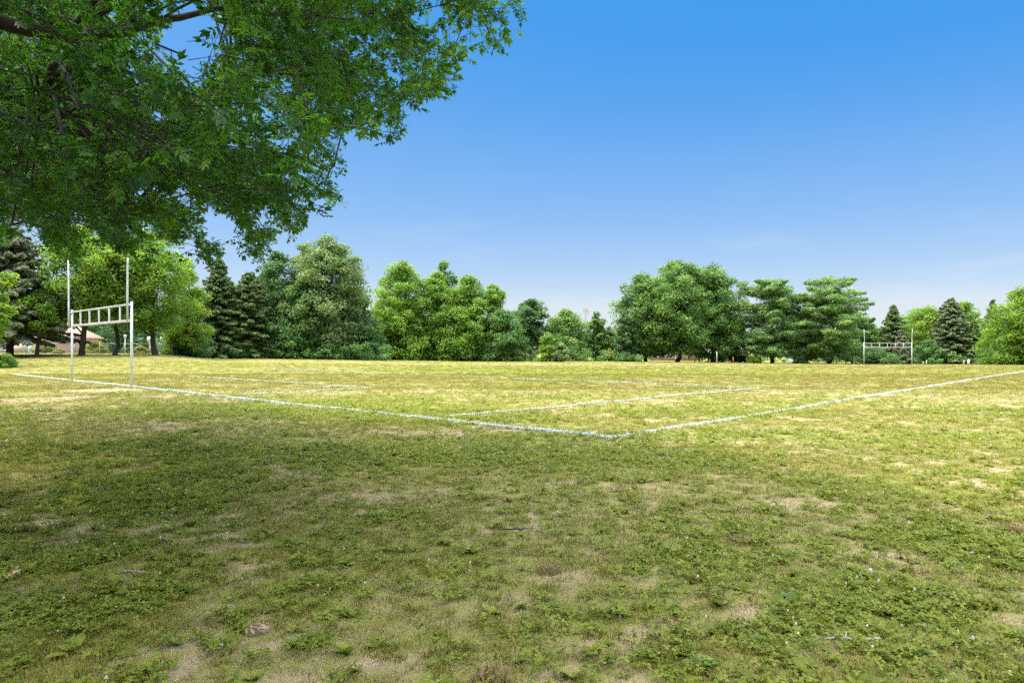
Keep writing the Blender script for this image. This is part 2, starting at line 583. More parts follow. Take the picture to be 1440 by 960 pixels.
def proto_flower(name, mat):
    rng = np.random.default_rng(5)
    mb = MB()
    mb.tube([[0, 0, 0], [.002, 0, .02], [.003, .001, .040]], [.0012, .0012, .0012], 4)
    n = 40
    d = rand_dirs(n, rng)
    c = np.array([.003, .001, .046]) + d * .008
    v, q = quads(c, d + rng.normal(0, .4, (n, 3)), .009, .005, rng, along=d)
    mb.add(v, q)
    o = mb.build(name, mat)
    COL.objects.unlink(o)
    return o


def scatter(name, pts, rot, scl, protos, label, cat):
    """one 'stuff' object: points carrying one of a few tuft shapes"""
    n = len(pts)
    me = bpy.data.meshes.new(name)
    me.vertices.add(n)
    me.vertices.foreach_set("co", np.ascontiguousarray(pts, np.float32).ravel())
    for nm, tp, dat in (("rot", "FLOAT_VECTOR", rot), ("scl", "FLOAT", scl)):
        a = me.attributes.new(nm, tp, "POINT")
        a.data.foreach_set("vector" if tp == "FLOAT_VECTOR" else "value", np.ascontiguousarray(dat, np.float32).ravel())
    a = me.attributes.new("pick", "INT", "POINT")
    a.data.foreach_set("value", np.random.default_rng(len(pts)).integers(0, len(protos), n).astype(np.int32))
    o = bpy.data.objects.new(name, me)
    COL.objects.link(o)
    ng = bpy.data.node_groups.new(name + "_scatter", "GeometryNodeTree")
    ng.interface.new_socket("Geometry", in_out="INPUT", socket_type="NodeSocketGeometry")
    ng.interface.new_socket("Geometry", in_out="OUTPUT", socket_type="NodeSocketGeometry")
    gi, go = ng.nodes.new("NodeGroupInput"), ng.nodes.new("NodeGroupOutput")
    g2i = ng.nodes.new("GeometryNodeGeometryToInstance")
    for p in protos:
        oi = ng.nodes.new("GeometryNodeObjectInfo")
        oi.inputs["Object"].default_value = p
        ng.links.new(oi.outputs["Geometry"], g2i.inputs[0])
    iop = ng.nodes.new("GeometryNodeInstanceOnPoints")
    def named(nm, tp):
        a_ = ng.nodes.new("GeometryNodeInputNamedAttribute")
        a_.data_type = tp
        a_.inputs["Name"].default_value = nm
        return a_.outputs["Attribute"]
    ng.links.new(gi.outputs[0], iop.inputs["Points"])
    ng.links.new(g2i.outputs[0], iop.inputs["Instance"])
    iop.inputs["Pick Instance"].default_value = True
    ng.links.new(named("pick", "INT"), iop.inputs["Instance Index"])
    ng.links.new(named("rot", "FLOAT_VECTOR"), iop.inputs["Rotation"])
    ng.links.new(named("scl", "FLOAT"), iop.inputs["Scale"])
    ng.links.new(iop.outputs[0], go.inputs[0])
    md = o.modifiers.new("scatter", "NODES")
    md.node_group = ng
    return tag(o, label, cat, kind="stuff")


def sample_turf(y0, y1, dens, rng):
    """random points on the strip of turf between depths y0 and y1"""
    wmax = .80 * y1 + 1.2
    n = int(dens * 2 * wmax * (y1 - y0))
    px_, py_ = rng.uniform(-wmax, wmax, n), rng.uniform(y0, y1, n)
    k = np.abs(px_) < .80 * py_ + 1.2
    return px_[k], py_[k]


def turf():
    rng = np.random.default_rng(11)
    P = {"g": [], "o": [], "s": [], "c": [], "f": [], "w": [], "G": [], "O": [], "S": []}
    bands = [(1.7, 4, 620), (4, 6.5, 520), (6.5, 10, 330), (10, 16, 170), (16, 26, 75)]
    for (a, b, d) in bands:
        px_, py_ = sample_turf(a, b, d, rng)
        lu, ba, dr = masks(px_, py_)
        keep = rng.uniform(size=len(px_)) > .90 * ba
        px_, py_, lu, ba, dr = [q[keep] for q in (px_, py_, lu, ba, dr)]
        u = rng.uniform(size=len(px_))
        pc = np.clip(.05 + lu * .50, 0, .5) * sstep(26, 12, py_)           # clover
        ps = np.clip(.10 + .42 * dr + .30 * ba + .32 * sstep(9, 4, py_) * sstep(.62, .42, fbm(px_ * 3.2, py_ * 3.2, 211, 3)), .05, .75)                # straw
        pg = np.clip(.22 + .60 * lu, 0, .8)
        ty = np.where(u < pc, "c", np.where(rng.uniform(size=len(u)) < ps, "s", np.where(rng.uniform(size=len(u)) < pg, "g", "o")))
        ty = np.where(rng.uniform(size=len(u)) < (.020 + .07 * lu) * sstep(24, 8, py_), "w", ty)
        sc = (1.0 + .02 * py_) * rng.uniform(.7, 1.25, len(px_))
        sc = np.where(ty == "w", sc * rng.uniform(.7, 1.9, len(sc)), sc)
        for k in "cgsow":
            s = ty == k
            P[k].append(np.stack([px_[s], py_[s], sc[s]], 1))
        fl = rng.uniform(size=len(px_)) < .075 * lu * np.where(fbm(px_ * .6, py_ * .6, 333, 3) > .5, 1.6, .35) * np.clip(py_ / 4, .8, 2.2)
        P["f"].append(np.stack([px_[fl], py_[fl], sc[fl] * rng.uniform(.5, .75, fl.sum())], 1))
    for (a, b, d) in [(24, 40, 16), (40, 64, 5.5), (64, 100, 1.6)]:
        px_, py_ = sample_turf(a, b, d, rng)
        lu, ba, dr = masks(px_, py_)
        keep = rng.uniform(size=len(px_)) > .8 * ba
        px_, py_, lu, dr = [q[keep] for q in (px_, py_, lu, dr)]
        ps = np.clip(.05 + .38 * dr, 0, .6)
        ty = np.where(rng.uniform(size=len(px_)) < ps, "S", np.where(rng.uniform(size=len(px_)) < .15 + .75 * lu, "G", "O"))
        sc = rng.uniform(.7, 1.2, len(px_))
        for k in "GSO":
            s = ty == k
            P[k].append(np.stack([px_[s], py_[s], sc[s]], 1))
    pr = {
        "g": [proto_grass("tuft_g%d" % i, 15, .042, .018, .052, .0038, 1.2, M["grass"], 20 + i) for i in range(4)],
        "o": [proto_grass("tuft_o%d" % i, 15, .048, .012, .042, .0034, 1.5, M["olive"], 30 + i) for i in range(4)],
        "s": [proto_grass("tuft_s%d" % i, 14, .055, .006, .030, .0028, 2.2, M["straw"], 40 + i) for i in range(4)],
        "c": [proto_clover("clover_%d" % i, 11, .055, M["clover"], 50 + i) for i in range(4)],
        "w": [proto_weed("leafy_%d" % i, 6 + i, .050, M["clover"], 90 + i) for i in range(4)],
        "f": [proto_flower("clover_flower_head", M["flower"])],
        "G": [proto_grass("wide_g%d" % i, 60, .22, .03, .06, .009, .9, M["grass"], 60 + i) for i in range(3)],
        "O": [proto_grass("wide_o%d" % i, 60, .24, .02, .05, .009, 1.1, M["olive"], 70 + i) for i in range(3)],
        "S": [proto_grass("wide_s%d" % i, 50, .24, .015, .04, .009, 1.5, M["straw"], 80 + i) for i in range(3)],
    }
    names = {"g": ("grass", "green blades of lawn grass growing over the near field", "grass"),
             "o": ("grass", "olive coloured worn lawn grass over the near field", "grass"),
             "s": ("dry_grass", "straw coloured dead grass lying in the near turf", "dry grass"),
             "c": ("clover", "low patches of clover leaves in the shaded near turf", "clover"),
             "w": ("ground_cover", "small broad leaved ground cover plants among the near turf", "ground cover"),
             "f": ("clover_flowers", "small white clover flower heads dotted over the turf", "flowers"),
             "G": ("grass", "green blades of lawn grass over the far field", "grass"),
             "O": ("grass", "olive coloured worn lawn grass over the far field", "grass"),
             "S": ("dry_grass", "straw coloured dead grass over the far field", "dry grass")}
    for k, L in P.items():
        p = np.concatenate(L)
        n = len(p)
        zz = gsurf(p[:, 0], p[:, 1])
        rot = np.stack([rng.normal(0, .12, n), rng.normal(0, .12, n), rng.uniform(0, 6.283, n)], 1)
        scatter(names[k][0], np.stack([p[:, 0], p[:, 1], zz], 1), rot, p[:, 2], pr[k], names[k][1], names[k][2])
        print("turf", k, n)


turf()

# ------------------------------------------------------------------ painted lines
def line(label, p0, p1, width, dens, fade=0.0, seed=0, h=.03):
    """a chalk line: painted soil strip plus the painted grass blades standing in it"""
    rng = np.random.default_rng(900 + seed)
    p0, p1 = np.asarray(p0, float), np.asarray(p1, float)
    L = np.linalg.norm(p1 - p0)
    d = (p1 - p0) / L
    nrm = np.array([-d[1], d[0]])
    # blades
    n = int(L * dens)
    s = rng.uniform(0, L, n)
    o = rng.normal(0, .33, n) * width
    wob = (fbm(s * .35, s * 0, 3 + seed, 3) - .5) * width * .9
    q = p0 + d * s[:, None] + nrm * (o + wob)[:, None]
    wear = fbm(s * 1.6, o * 9, 55 + seed, 4)
    keep = rng.uniform(size=n) < sstep(.18 + fade * .5, .48 + fade * .5, wear)
    q = q[keep]
    base = np.stack([q[:, 0], q[:, 1], gsurf(q[:, 0], q[:, 1]) - .004], 1)
    far = np.clip(q[:, 1] / 18, 1, 3)
    v, qd, t, ti = blades(len(q), 0, h * .5, h * 1.3, .007, 1.0, rng, base)
    c = np.repeat(base, 5, 0)
    v = c + (v - c) * np.stack([np.repeat(far, 5)] * 2 + [np.ones(len(c))], 1)
    return tag(np_mesh("field_line", v, [qd, t], M["paintblade"], tint=ti), label, "field line", "white lines of the pitch", "structure")


line("bold white chalk goal line running from the near corner past the goal posts", field_pt(0, -.05), field_pt(0, 41), .125, 1800, -.14, 1, .065)
line("bold white chalk touchline running from the near corner to the right edge", field_pt(-.05, 0), field_pt(62, 0), .12, 1100, -.08, 2, .045)
line("thin white side line of the large penalty box", field_pt(.3, 4.45), field_pt(15.5, 4.2), .07, 1000, .0, 3, .055)
line("thin white front line of the large penalty box", field_pt(15.4, 4.2), field_pt(15.4, 41), .065, 850, .03, 4, .055)
line("thin white side line of the small goal box", field_pt(.8, 14.5), field_pt(5.8, 14.5), .06, 850, .02, 5, .055)
line("thin white front line of the small goal box", field_pt(5.7, 14.5), field_pt(5.7, 31), .06, 850, .03, 6, .055)


# ------------------------------------------------------------------ goals
def goal(label, v_mid, u, w=6.05, tops=(5.0, 5.0), u_face=-1):
    a, b = field_pt(u, v_mid + w / 2), field_pt(u, v_mid - w / 2)
    mid = (a + b) / 2
    ang = math.atan2(*(b - a)[::-1])
    zz = float(gz(mid[0], mid[1]))
    root = empty("goal", (mid[0], mid[1], zz), label, "goal", "combined goals of the pitch", ang)
    za = float(gz(*a)) - zz
    zb = float(gz(*b)) - zz
    h = w / 2
    def tube(name, pts, r, mat="white", par=root, n=12):
        m = MB()
        m.tube(pts, r, n)
        return m.build(name, M[mat], par, smooth=False)
    def bar(name, c, size, mat):
        m = MB()
        m.box(c, size)
        o = m.build(name, M[mat], root)
        bv = o.modifiers.new("bevel", "BEVEL")
        bv.width = .008
        bv.segments = 2
        return o
    for sx, zg, top in ((-1, za, tops[0]), (1, zb, tops[1])):
        tube("goal_post", [[sx * h, 0, zg - .3], [sx * h, 0, 1.5], [sx * h, 0, 3.12]], .042)
        lean = .05 * sx
        ux = sx * (h - .02)
        up = [[ux, .13 * u_face, 2.40], [ux, .13 * u_face, 3.3], [ux + lean * .5, .13 * u_face, 4.5], [ux + lean, .13 * u_face, top]]
        o = tube("upright", up, [.033, .033, .031, .028])
        cp = tube("bracket", [[ux, .13 * u_face, 2.98], [ux, 0, 2.98]], .030, "worn", o, 8)
    bar("crossbar", (0, 0, 2.44), (w - .11, .08, .095), "worn")
    bar("top_bar", (0, 0, 3.03), (w - .11, .06, .065), "worn")
    for k in range(1, 6):
        bar("rung", (-h + w * k / 6, 0, 2.743), (.062, .05, .515), "white")
    return root


goal("white combined soccer and football goal standing near the left end under the leaves", 23.95, -.45, w=7.4, tops=(5.3, 4.65))
goal("small distant white football goal in front of the spruces at the far right end", 20.9, 96.5, u_face=1)

# ------------------------------------------------------------------ trees
GROUPS = {}


def tree_root(name, label, x_, y_, group):
    return empty(name, (x_, y_, float(gz(x_, y_))), label, "tree" if "shrub" not in name and "bush" not in name else "bush", group)


PROFILES = {
    "round": ([0, .12, .35, .65, .85, .95, 1], [.62, .92, 1, .97, .78, .52, .2]),
    "oval": ([0, .15, .35, .6, .8, .93, 1], [.5, .82, 1, .98, .8, .55, .2]),
    "skirt": ([0, .12, .4, .68, .86, .95, 1], [.92, 1, 1, .88, .64, .40, .15]),
    "tall": ([0, .15, .45, .75, .9, 1], [.75, .95, 1, .85, .55, .18]),
    "pine": ([0, .06, .25, .5, .72, .88, .96, 1], [.66, .95, 1, .95, .86, .66, .40, .18]),
    "bush": ([0, .3, .6, .85, 1], [.85, 1, .9, .55, .1]),
}


def leaf_cloud(centres, rc, nleaf, size, rng, flat=.75, aspect=.62, up=.45, tint0=.5, tint_var=.28, droop=0.0):
    """leaves spread on the outer side of many small clumps"""
    k = np.repeat(np.arange(len(centres)), nleaf)
    n = len(k)
    d = rand_dirs(n, rng)
    d[:, 2] = np.where((d[:, 2] < -.2) & (rng.uniform(size=n) < .45), -d[:, 2] * .7, d[:, 2])
    r = rc[k] * (.35 + .65 * np.sqrt(rng.uniform(0, 1, n))) * rng.uniform(.75, 1.2, n)
    c = centres[k] + d * r[:, None] * np.array([1, 1, flat])
    nr = d * .55 + rng.normal(0, .55, (n, 3)) + np.array([0, 0, up])
    s = size * rng.uniform(.65, 1.35, n)
    v, q = quads(c, nr, s, s * aspect, rng)
    ct = rng.normal(tint0, tint_var, len(centres))
    t = np.clip(ct[k] + rng.normal(0, .16, n), 0, 1)
    return v, q, np.repeat(t, 4)


def grow_trunk(root, H, tr, limb_targets, rng, mat="bark", lean=(0, 0), top=.78, wob=.03):
    mb = MB()
    hs = np.array([-.25, .0, .25, .9, H * .22, H * .4, H * .58, H * top])
    w = np.cumsum(rng.normal(0, H * wob * .35, (len(hs), 2)), 0)
    w[:3] = 0
    px_ = np.stack([w[:, 0] + lean[0] * hs / H, w[:, 1] + lean[1] * hs / H, hs], 1)
    rr = tr * np.array([1.55, 1.32, 1.12, 1.0, .86, .66, .42, .12])
    mb.tube(px_, rr, 9)
    for tgt in limb_targets:
        hz = np.clip(tgt[2] * rng.uniform(.45, .7), H * .12, H * .62)
        b = np.array([np.interp(hz, hs, px_[:, 0]), np.interp(hz, hs, px_[:, 1]), hz])
        d = tgt - b
        m1 = b + d * .35 + np.array([0, 0, .06 * np.linalg.norm(d)])
        m2 = b + d * .7 + np.array([0, 0, .05 * np.linalg.norm(d)]) + rng.normal(0, .05 * np.linalg.norm(d), 3)
        r0 = tr * rng.uniform(.28, .42)
        mb.tube([b, m1, m2, tgt], [r0, r0 * .75, r0 * .45, r0 * .15], 6, cap=False)
    return mb.build("trunk", M[mat], root, smooth=True)


def broadleaf(label, px, Y, top, half, mat, seed, shape="round", cb=.22, clumps=150, nleaf=95, lsize=.30, group=None, tr=None,
              name="tree", bark="bark", lean=(0, 0), tint0=.5, depth=1.0, rcf=(.17, .30), limbs=7, trunk=True, base_off=0.0, shell=.4, aspect=.62, flat=.75, lobk=1.0, plumes=0, fill=.45):
    rng = np.random.default_rng(seed)
    x_ = (px - HX) / F * Y
    root = tree_root(name, label, x_, Y, group)
    z0 = float(gz(x_, Y))
    H = CAM_H + (HY - top) / F * Y - z0
    R = half / F * Y * 1.08
    clumps = int(clumps * 1.35)
    zb = H * cb
    ts, rs = PROFILES[shape]
    tt = rng.uniform(0, 1, clumps * 6)
    rr = np.interp(tt, ts, rs)
    tt = tt[rng.uniform(size=len(tt)) < rr][:clumps]
    n = len(tt)
    th = rng.uniform(0, 2 * math.pi, n)
    ph = rng.uniform(0, 6.28, 4)
    lob = .97 + lobk * .08 * np.sin(2 * th + ph[0] + 3 * tt) + lobk * .08 * np.sin(3 * th + ph[1] - 5 * tt) + lobk * .09 * np.sin(5 * th + ph[2] + 9 * tt)
    rc = R * rng.uniform(rcf[0], rcf[1], n)
    rad = np.maximum(np.interp(tt, ts, rs) * R * lob * rng.uniform(0, 1, n) ** shell - rc * .55, 0)
    c = np.stack([np.cos(th) * rad, np.sin(th) * rad * depth, zb + tt * (H - zb) - rc * .5], 1)
    c[:, 2] = np.maximum(c[:, 2], rc * .45)
    c[:, 0] += lean[0] * c[:, 2] / H
    if plumes:
        pa, pt = rng.uniform(0, 6.283, plumes), rng.uniform(.04, .92, plumes)
        pr = np.interp(pt, ts, rs) * R
        ext, prc = [], []
        for a_, t_, r_ in zip(pa, pt, pr):
            for f_, w_ in ((.55, .20), (.78, .17), (.98, .14), (1.14, .10)):
                f2 = f_ * rng.uniform(.9, 1.08)
                ext.append([math.cos(a_) * r_ * f2, math.sin(a_) * r_ * f2, zb + t_ * (H - zb) + .10 * r_ * f2 * (1 if t_ > .3 else -.3)])
                prc.append(R * w_)
        c, rc, n = np.concatenate([c, ext]), np.concatenate([rc, prc]), n + 4 * plumes
    # inner mass of the crown, so that it closes except for a few gaps
    m = int(n * fill)
    ci = c[rng.integers(0, n, m)] * np.stack([rng.uniform(.3, .85, m), rng.uniform(.3, .85, m), np.ones(m)], 1)
    v, q, t = leaf_cloud(np.concatenate([c, ci]), np.concatenate([rc, np.full(m, R * .24)]), int(nleaf * 1.15), lsize * 1.12, rng, flat=flat, aspect=aspect, tint0=tint0)
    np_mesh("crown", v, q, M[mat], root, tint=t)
    if trunk:
        tg = c[rng.permutation(n)[:limbs]] * np.array([.8, .8, .95])
        grow_trunk(root, H, tr or max(.14, H * .020), tg, rng, bark, lean)
    return root


def conifer(label, px, Y, top, half, mat, seed, kind="spruce", cb=.04, group=None, name="spruce_tree", density=1.0, tr=None, power=.85, tint0=.45):
    rng = np.random.default_rng(seed)
    x_ = (px - HX) / F * Y
    root = tree_root(name, label, x_, Y, group)
    H = CAM_H + (HY - top) / F * Y - float(gz(x_, Y))
    R = half / F * Y
    zb = max(H * cb, .2)
    C, A, NR, Ls, Ws, T = [], [], [], [], [], []
    mb = MB()
    hs = np.array([-.25, .2, H * .3, H * .6, H * .98])
    trr = tr or max(.12, H * .018)
    mb.tube(np.stack([hs * 0, hs * 0, hs], 1), trr * np.array([1.4, 1.1, .8, .5, .08]), 8)
    step = .34 if kind == "spruce" else .80
    zs = np.arange(zb, H - .15, step)
    for zz in zs:
        t = (zz - zb) / (H - zb)
        if kind == "spruce":
            nb = int(6 + 4 * (1 - t))
            Lb = R * (1 - t) ** power * (.35 + .65 * min(1, (t + .08) / .14))
            slope0, slope1 = -.22 + .55 * t, -.30
        else:
            nb = 6
            prof = np.interp(t, [0, .12, .35, .6, .8, .93, 1], [.62, .95, 1, .88, .68, .44, .15])
            Lb = R * prof
            slope0, slope1 = .06 + .62 * t, .06
        off = rng.uniform(0, 6.28)
        for b in range(nb):
            L = max(.25, Lb * (rng.uniform(.72, 1.12) if kind == "spruce" else rng.uniform(.55, 1.15)))
            az = off + b * 6.283 / nb + rng.normal(0, .22)
            d = np.array([math.cos(az), math.sin(az), 0])
            side = np.array([-d[1], d[0], 0])
            z_b = zz + rng.normal(0, step * .3)
            s = np.linspace(0, 1, 5)
            if kind == "spruce":
                zc = slope0 * L * s + slope1 * L * s * s + .20 * L * s ** 4
            else:
                zc = slope0 * L * s + slope1 * L * s * s + .10 * L * s ** 3
            pts = d * (L * s)[:, None]
            pts[:, 2] = z_b + zc
            r0 = .012 * L + .012
            mb.tube(pts, r0 * np.array([1, .85, .65, .4, .15]), 4, cap=False)
            if kind == "spruce":
                n = int((24 + 30 * L) * density)
                u = rng.uniform(.10, 1, n) ** .75
                w = rng.uniform(-1, 1, n) * (.16 + .34 * L * .5 * (1 - u) + .08)
                c = d * (L * u)[:, None] + side * w[:, None]
                c[:, 2] = z_b + np.interp(u, s, zc) - np.abs(rng.normal(0, .10, n)) - .12 * np.abs(w)
                al = d * .6 + side * (np.sign(w) * .6)[:, None] + np.array([0, 0, -.55]) + rng.normal(0, .3, (n, 3))
                nr = d * .65 + np.array([0, 0, .6]) + rng.normal(0, .5, (n, 3))
                l_ = rng.uniform(.28, .54, n)
                C.append(c); A.append(al); NR.append(nr); Ls.append(l_); Ws.append(l_ * .36)
                T.append(np.clip(tint0 + .35 * (u - .5) + rng.normal(0, .2, n) + rng.normal(0, .1), 0, 1))
            else:
                nt_ = max(5, int(L * 5.5 * density))
                uu = rng.uniform(.28, 1, nt_) ** .8
                tint_b = rng.normal(tint0, .16)
                for u in uu:
                    cc = d * (L * u) + side * rng.normal(0, .22 * L * .5 + .12) + np.array([0, 0, z_b + np.interp(u, s, zc) + rng.uniform(.02, .22)])
                    n = 40
                    dd = rand_dirs(n, rng)
                    dd[:, 2] = np.abs(dd[:, 2]) * .8 - .1
                    rr = rng.uniform(.15, 1, n) * rng.uniform(.50, .85)
                    C.append(cc + dd * rr[:, None] * np.array([1.15, 1.15, .72]))
                    A.append(dd + d * .5 + np.array([0, 0, .35]))
                    NR.append(rng.normal(0, .6, (n, 3)) + np.array([0, 0, .7]))
                    l_ = rng.uniform(.22, .38, n)
                    Ls.append(l_); Ws.append(l_ * .30)
                    T.append(np.clip(tint_b + rng.normal(0, .17, n), 0, 1))
    v, q = quads(np.concatenate(C), np.concatenate(NR), np.concatenate(Ls), np.concatenate(Ws), rng, along=np.concatenate(A))
    np_mesh("crown", v, q, M[mat], root, tint=np.repeat(np.concatenate(T), 4))
    mb.build("trunk", M["bark"], root, smooth=True)
    return root


GL, GC, GO, GP, GR, GS = ("trees by the house at the left", "trees of the central clump", "oaks beyond the field",
                          "pines beyond the field", "trees at the right end", "bushes along the field edge")
# --- left
broadleaf("bright yellow-green tree cut by the left edge in front of the spruce", -44, 48, 340, 50, "lime", 101, "round", .2, 120, 110, .24, GL, tint0=.7)
conifer("broad blue-green spruce with brown inner branches at the left edge beside the house", 14, 66, 318, 92, "bluespruce", 102, cb=.21, group=GL, density=1.9, power=.6, tr=.30)
broadleaf("small leafy tree with a dark trunk between the house and the left goal post", 52, 65, 412, 34, "lime", 103, "round", .44, 45, 80, .22, GL, tint0=.45, tr=.16)
broadleaf("airy light green tree with thick trunk seen just right of the left goal post", 115, 68, 318, 62, "lime", 104, "oval", .26, 120, 95, .22, GL, tr=.26, rcf=(.15, .26), tint0=.5)
broadleaf("light green tree with slim forked trunk framed inside the goal", 162, 69, 322, 50, "lime", 105, "oval", .28, 95, 95, .22, GL, tr=.21, rcf=(.14, .22), tint0=.55)
broadleaf("leaning light green tree just right of the right goal post", 218, 70, 325, 62, "lime", 106, "oval", .24, 120, 95, .22, GL, tr=.25, lean=(-.9, 0), rcf=(.15, .26), tint0=.5)
broadleaf("yellow topped tree leaning against the dark spruce", 262, 76, 365, 34, "lime", 107, "tall", .10, 80, 95, .22, GL, tint0=.62)
conifer("dark pointed spruce right of the light trees", 308, 84, 361, 56, "spruce", 108, group=GL, density=1.2, power=.75)
conifer("dark spruce with a blunt top between the pointed spruce and the tall tree", 350, 86, 380, 56, "spruce", 109, group=GL, density=1.1, power=.65, tint0=.55)
broadleaf("dark green rough tree left of the tallest tree", 392, 90, 353, 40, "deep", 110, "tall", .05, 130, 100, .26, GL, tint0=.55)
broadleaf("tallest tree of the left wood with pale grey-green rounded crown", 462, 90, 330, 60, "grey", 111, "tall", .06, 210, 110, .27, GL, rcf=(.14, .26), tint0=.55)
broadleaf("narrow pale tree standing against the left side of the tallest tree", 432, 94, 336, 30, "grey", 112, "tall", .2, 90, 95, .27, GL, tint0=.6)
broadleaf("broad dark tree filling the right foot of the tallest tree", 500, 93, 402, 34, "deep", 113, "skirt", .02, 110, 95, .26, GL, tint0=.6)
broadleaf("dull green tree filling the gap behind the two dark spruces", 335, 95, 396, 34, "deep", 131, "tall", .03, 100, 95, .27, GL, tint0=.35)
broadleaf("rough mid green tree between the blunt spruce and the dark rough tree", 374, 93, 380, 30, "mid", 132, "tall", .03, 100, 95, .27, GL, tint0=.25)
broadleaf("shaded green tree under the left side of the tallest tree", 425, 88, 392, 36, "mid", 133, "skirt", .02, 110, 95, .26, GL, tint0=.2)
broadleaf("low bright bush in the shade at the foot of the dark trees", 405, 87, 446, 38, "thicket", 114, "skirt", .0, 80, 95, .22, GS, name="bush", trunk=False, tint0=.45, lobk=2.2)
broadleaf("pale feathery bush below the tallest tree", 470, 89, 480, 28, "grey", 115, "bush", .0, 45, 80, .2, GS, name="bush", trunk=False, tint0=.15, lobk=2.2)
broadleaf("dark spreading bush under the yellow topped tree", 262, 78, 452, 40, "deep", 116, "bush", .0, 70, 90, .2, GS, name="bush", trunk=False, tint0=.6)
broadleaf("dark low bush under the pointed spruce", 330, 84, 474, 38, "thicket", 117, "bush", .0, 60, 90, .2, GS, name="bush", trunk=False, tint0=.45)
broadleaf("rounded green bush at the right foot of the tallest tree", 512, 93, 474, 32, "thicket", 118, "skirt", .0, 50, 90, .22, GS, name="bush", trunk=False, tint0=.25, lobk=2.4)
broadleaf("low bright green bush in the grass at the left edge of the photo", 4, 47, 494, 20, "lime", 119, "bush", .0, 34, 80, .12, GS, name="bush", trunk=False, tint0=.5)
broadleaf("clipped yellow-green shrub in front of the brick house wall", 62, 80, 481, 17, "yellow", 120, "bush", .3, 30, 70, .14, GS, name="shrub", trunk=False, tint0=.3)
broadleaf("bright rounded shrub before the house between trunk and goal post", 84, 78, 489, 9, "yellow", 121, "bush", .0, 18, 60, .13, GS, name="shrub", trunk=False, tint0=.4)
broadleaf("yellow-green shrub behind the fence seen under the goal crossbar", 136, 82, 478, 18, "yellow", 122, "bush", .0, 34, 70, .15, GS, name="shrub", trunk=False, tint0=.2)
broadleaf("yellow shrub behind the fence just right of the right goal post", 198, 78, 485, 12, "yellow", 123, "bush", .0, 26, 70, .13, GS, name="shrub", trunk=False, tint0=.7)
broadleaf("pale green shrub behind the leaning tree", 236, 78, 487, 12, "yellow", 124, "bush", .0, 22, 60, .13, GS, name="shrub", trunk=False, tint0=.2)
# --- centre
broadleaf("tallest bright yellow-green tree at the left of the central clump", 565, 104, 366, 48, "bright", 201, "skirt", .04, 190, 110, .29, GC, tint0=.55, rcf=(.15, .27))
broadleaf("darker round treetop rising behind the central clump", 622, 116, 366, 26, "mid", 202, "round", .35, 60, 90, .28, GC)
broadleaf("light green tree in the middle of the central clump", 612, 106, 381, 36, "bright", 203, "skirt", .04, 140, 100, .29, GC, tint0=.45)
broadleaf("pointed green tree right of the middle of the central clump", 658, 106, 384, 40, "bright", 204, "skirt", .04, 150, 100, .29, GC, tint0=.30)
broadleaf("narrow green tree with a spiky top in the central clump", 692, 107, 398, 30, "bright", 205, "tall", .04, 110, 95, .28, GC, tint0=.30)
broadleaf("low dark tree ending the central clump on the right", 706, 104, 432, 34, "mid", 206, "skirt", .02, 120, 95, .27, GC, tint0=.25)
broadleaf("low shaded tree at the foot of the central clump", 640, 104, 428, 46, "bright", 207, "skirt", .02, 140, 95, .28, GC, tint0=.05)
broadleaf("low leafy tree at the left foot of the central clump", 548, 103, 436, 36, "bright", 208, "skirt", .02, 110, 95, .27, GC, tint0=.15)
broadleaf("dark open tree with visible trunk right of the central clump", 746, 112, 419, 28, "deep", 209, "round", .2, 90, 90, .28, GC, tint0=.7, rcf=(.15, .26))
broadleaf("pale green rounded tree in the gap before the oaks", 795, 114, 436, 38, "mid", 210, "skirt", .05, 130, 95, .27, GC, tint0=.8)
broadleaf("bare topped russet tree behind the pale tree in the gap", 822, 120, 434, 17, "red", 211, "round", .35, 22, 12, .18, GC, tint0=.5)
broadleaf("slender dark green tree beside the russet treetop", 838, 116, 438, 20, "mid", 212, "tall", .1, 70, 90, .26, GC, tint0=.5)
broadleaf("pale small tree half hidden at the left of the oaks", 856, 122, 458, 18, "grey", 213, "tall", .05, 60, 80, .26, GC, tint0=.5)
broadleaf("light green bush in front of the pale tree in the gap", 770, 102, 466, 18, "bright", 214, "bush", .0, 50, 90, .2, GS, name="bush", trunk=False, tint0=.4)
broadleaf("cream tinted low bush right of the light green bush", 787, 101, 478, 17, "grey", 215, "bush", .0, 45, 90, .2, GS, name="bush", trunk=False, tint0=.75)
broadleaf("small yellow shrub at the left foot of the oaks", 857, 108, 490, 8, "yellow", 216, "bush", .35, 22, 70, .16, GS, name="shrub", trunk=False, tint0=.75)
# --- oaks
broadleaf("leftmost of the big oaks with sloping left shoulder", 908, 116, 384, 47, "mid", 301, "round", .10, 190, 105, .30, GO, tr=.3, tint0=.5, rcf=(.15, .26))
broadleaf("middle and highest of the big oaks with dark trunk", 953, 114, 367, 52, "mid", 302, "round", .13, 230, 105, .30, GO, tr=.36, tint0=.55, rcf=(.14, .25))
broadleaf("rightmost of the big oaks beside the pines", 1002, 116, 371, 47, "mid", 303, "round", .08, 200, 105, .30, GO, tr=.3, tint0=.45, rcf=(.15, .26))
broadleaf("dark narrow tree at the left foot of the oaks", 880, 112, 436, 18, "deep", 304, "skirt", .03, 70, 90, .26, GO, tint0=.6)
broadleaf("dark shade tree between the oaks and the first pine", 1030, 118, 440, 24, "deep", 305, "skirt", .03, 80, 90, .28, GO, tint0=.35)
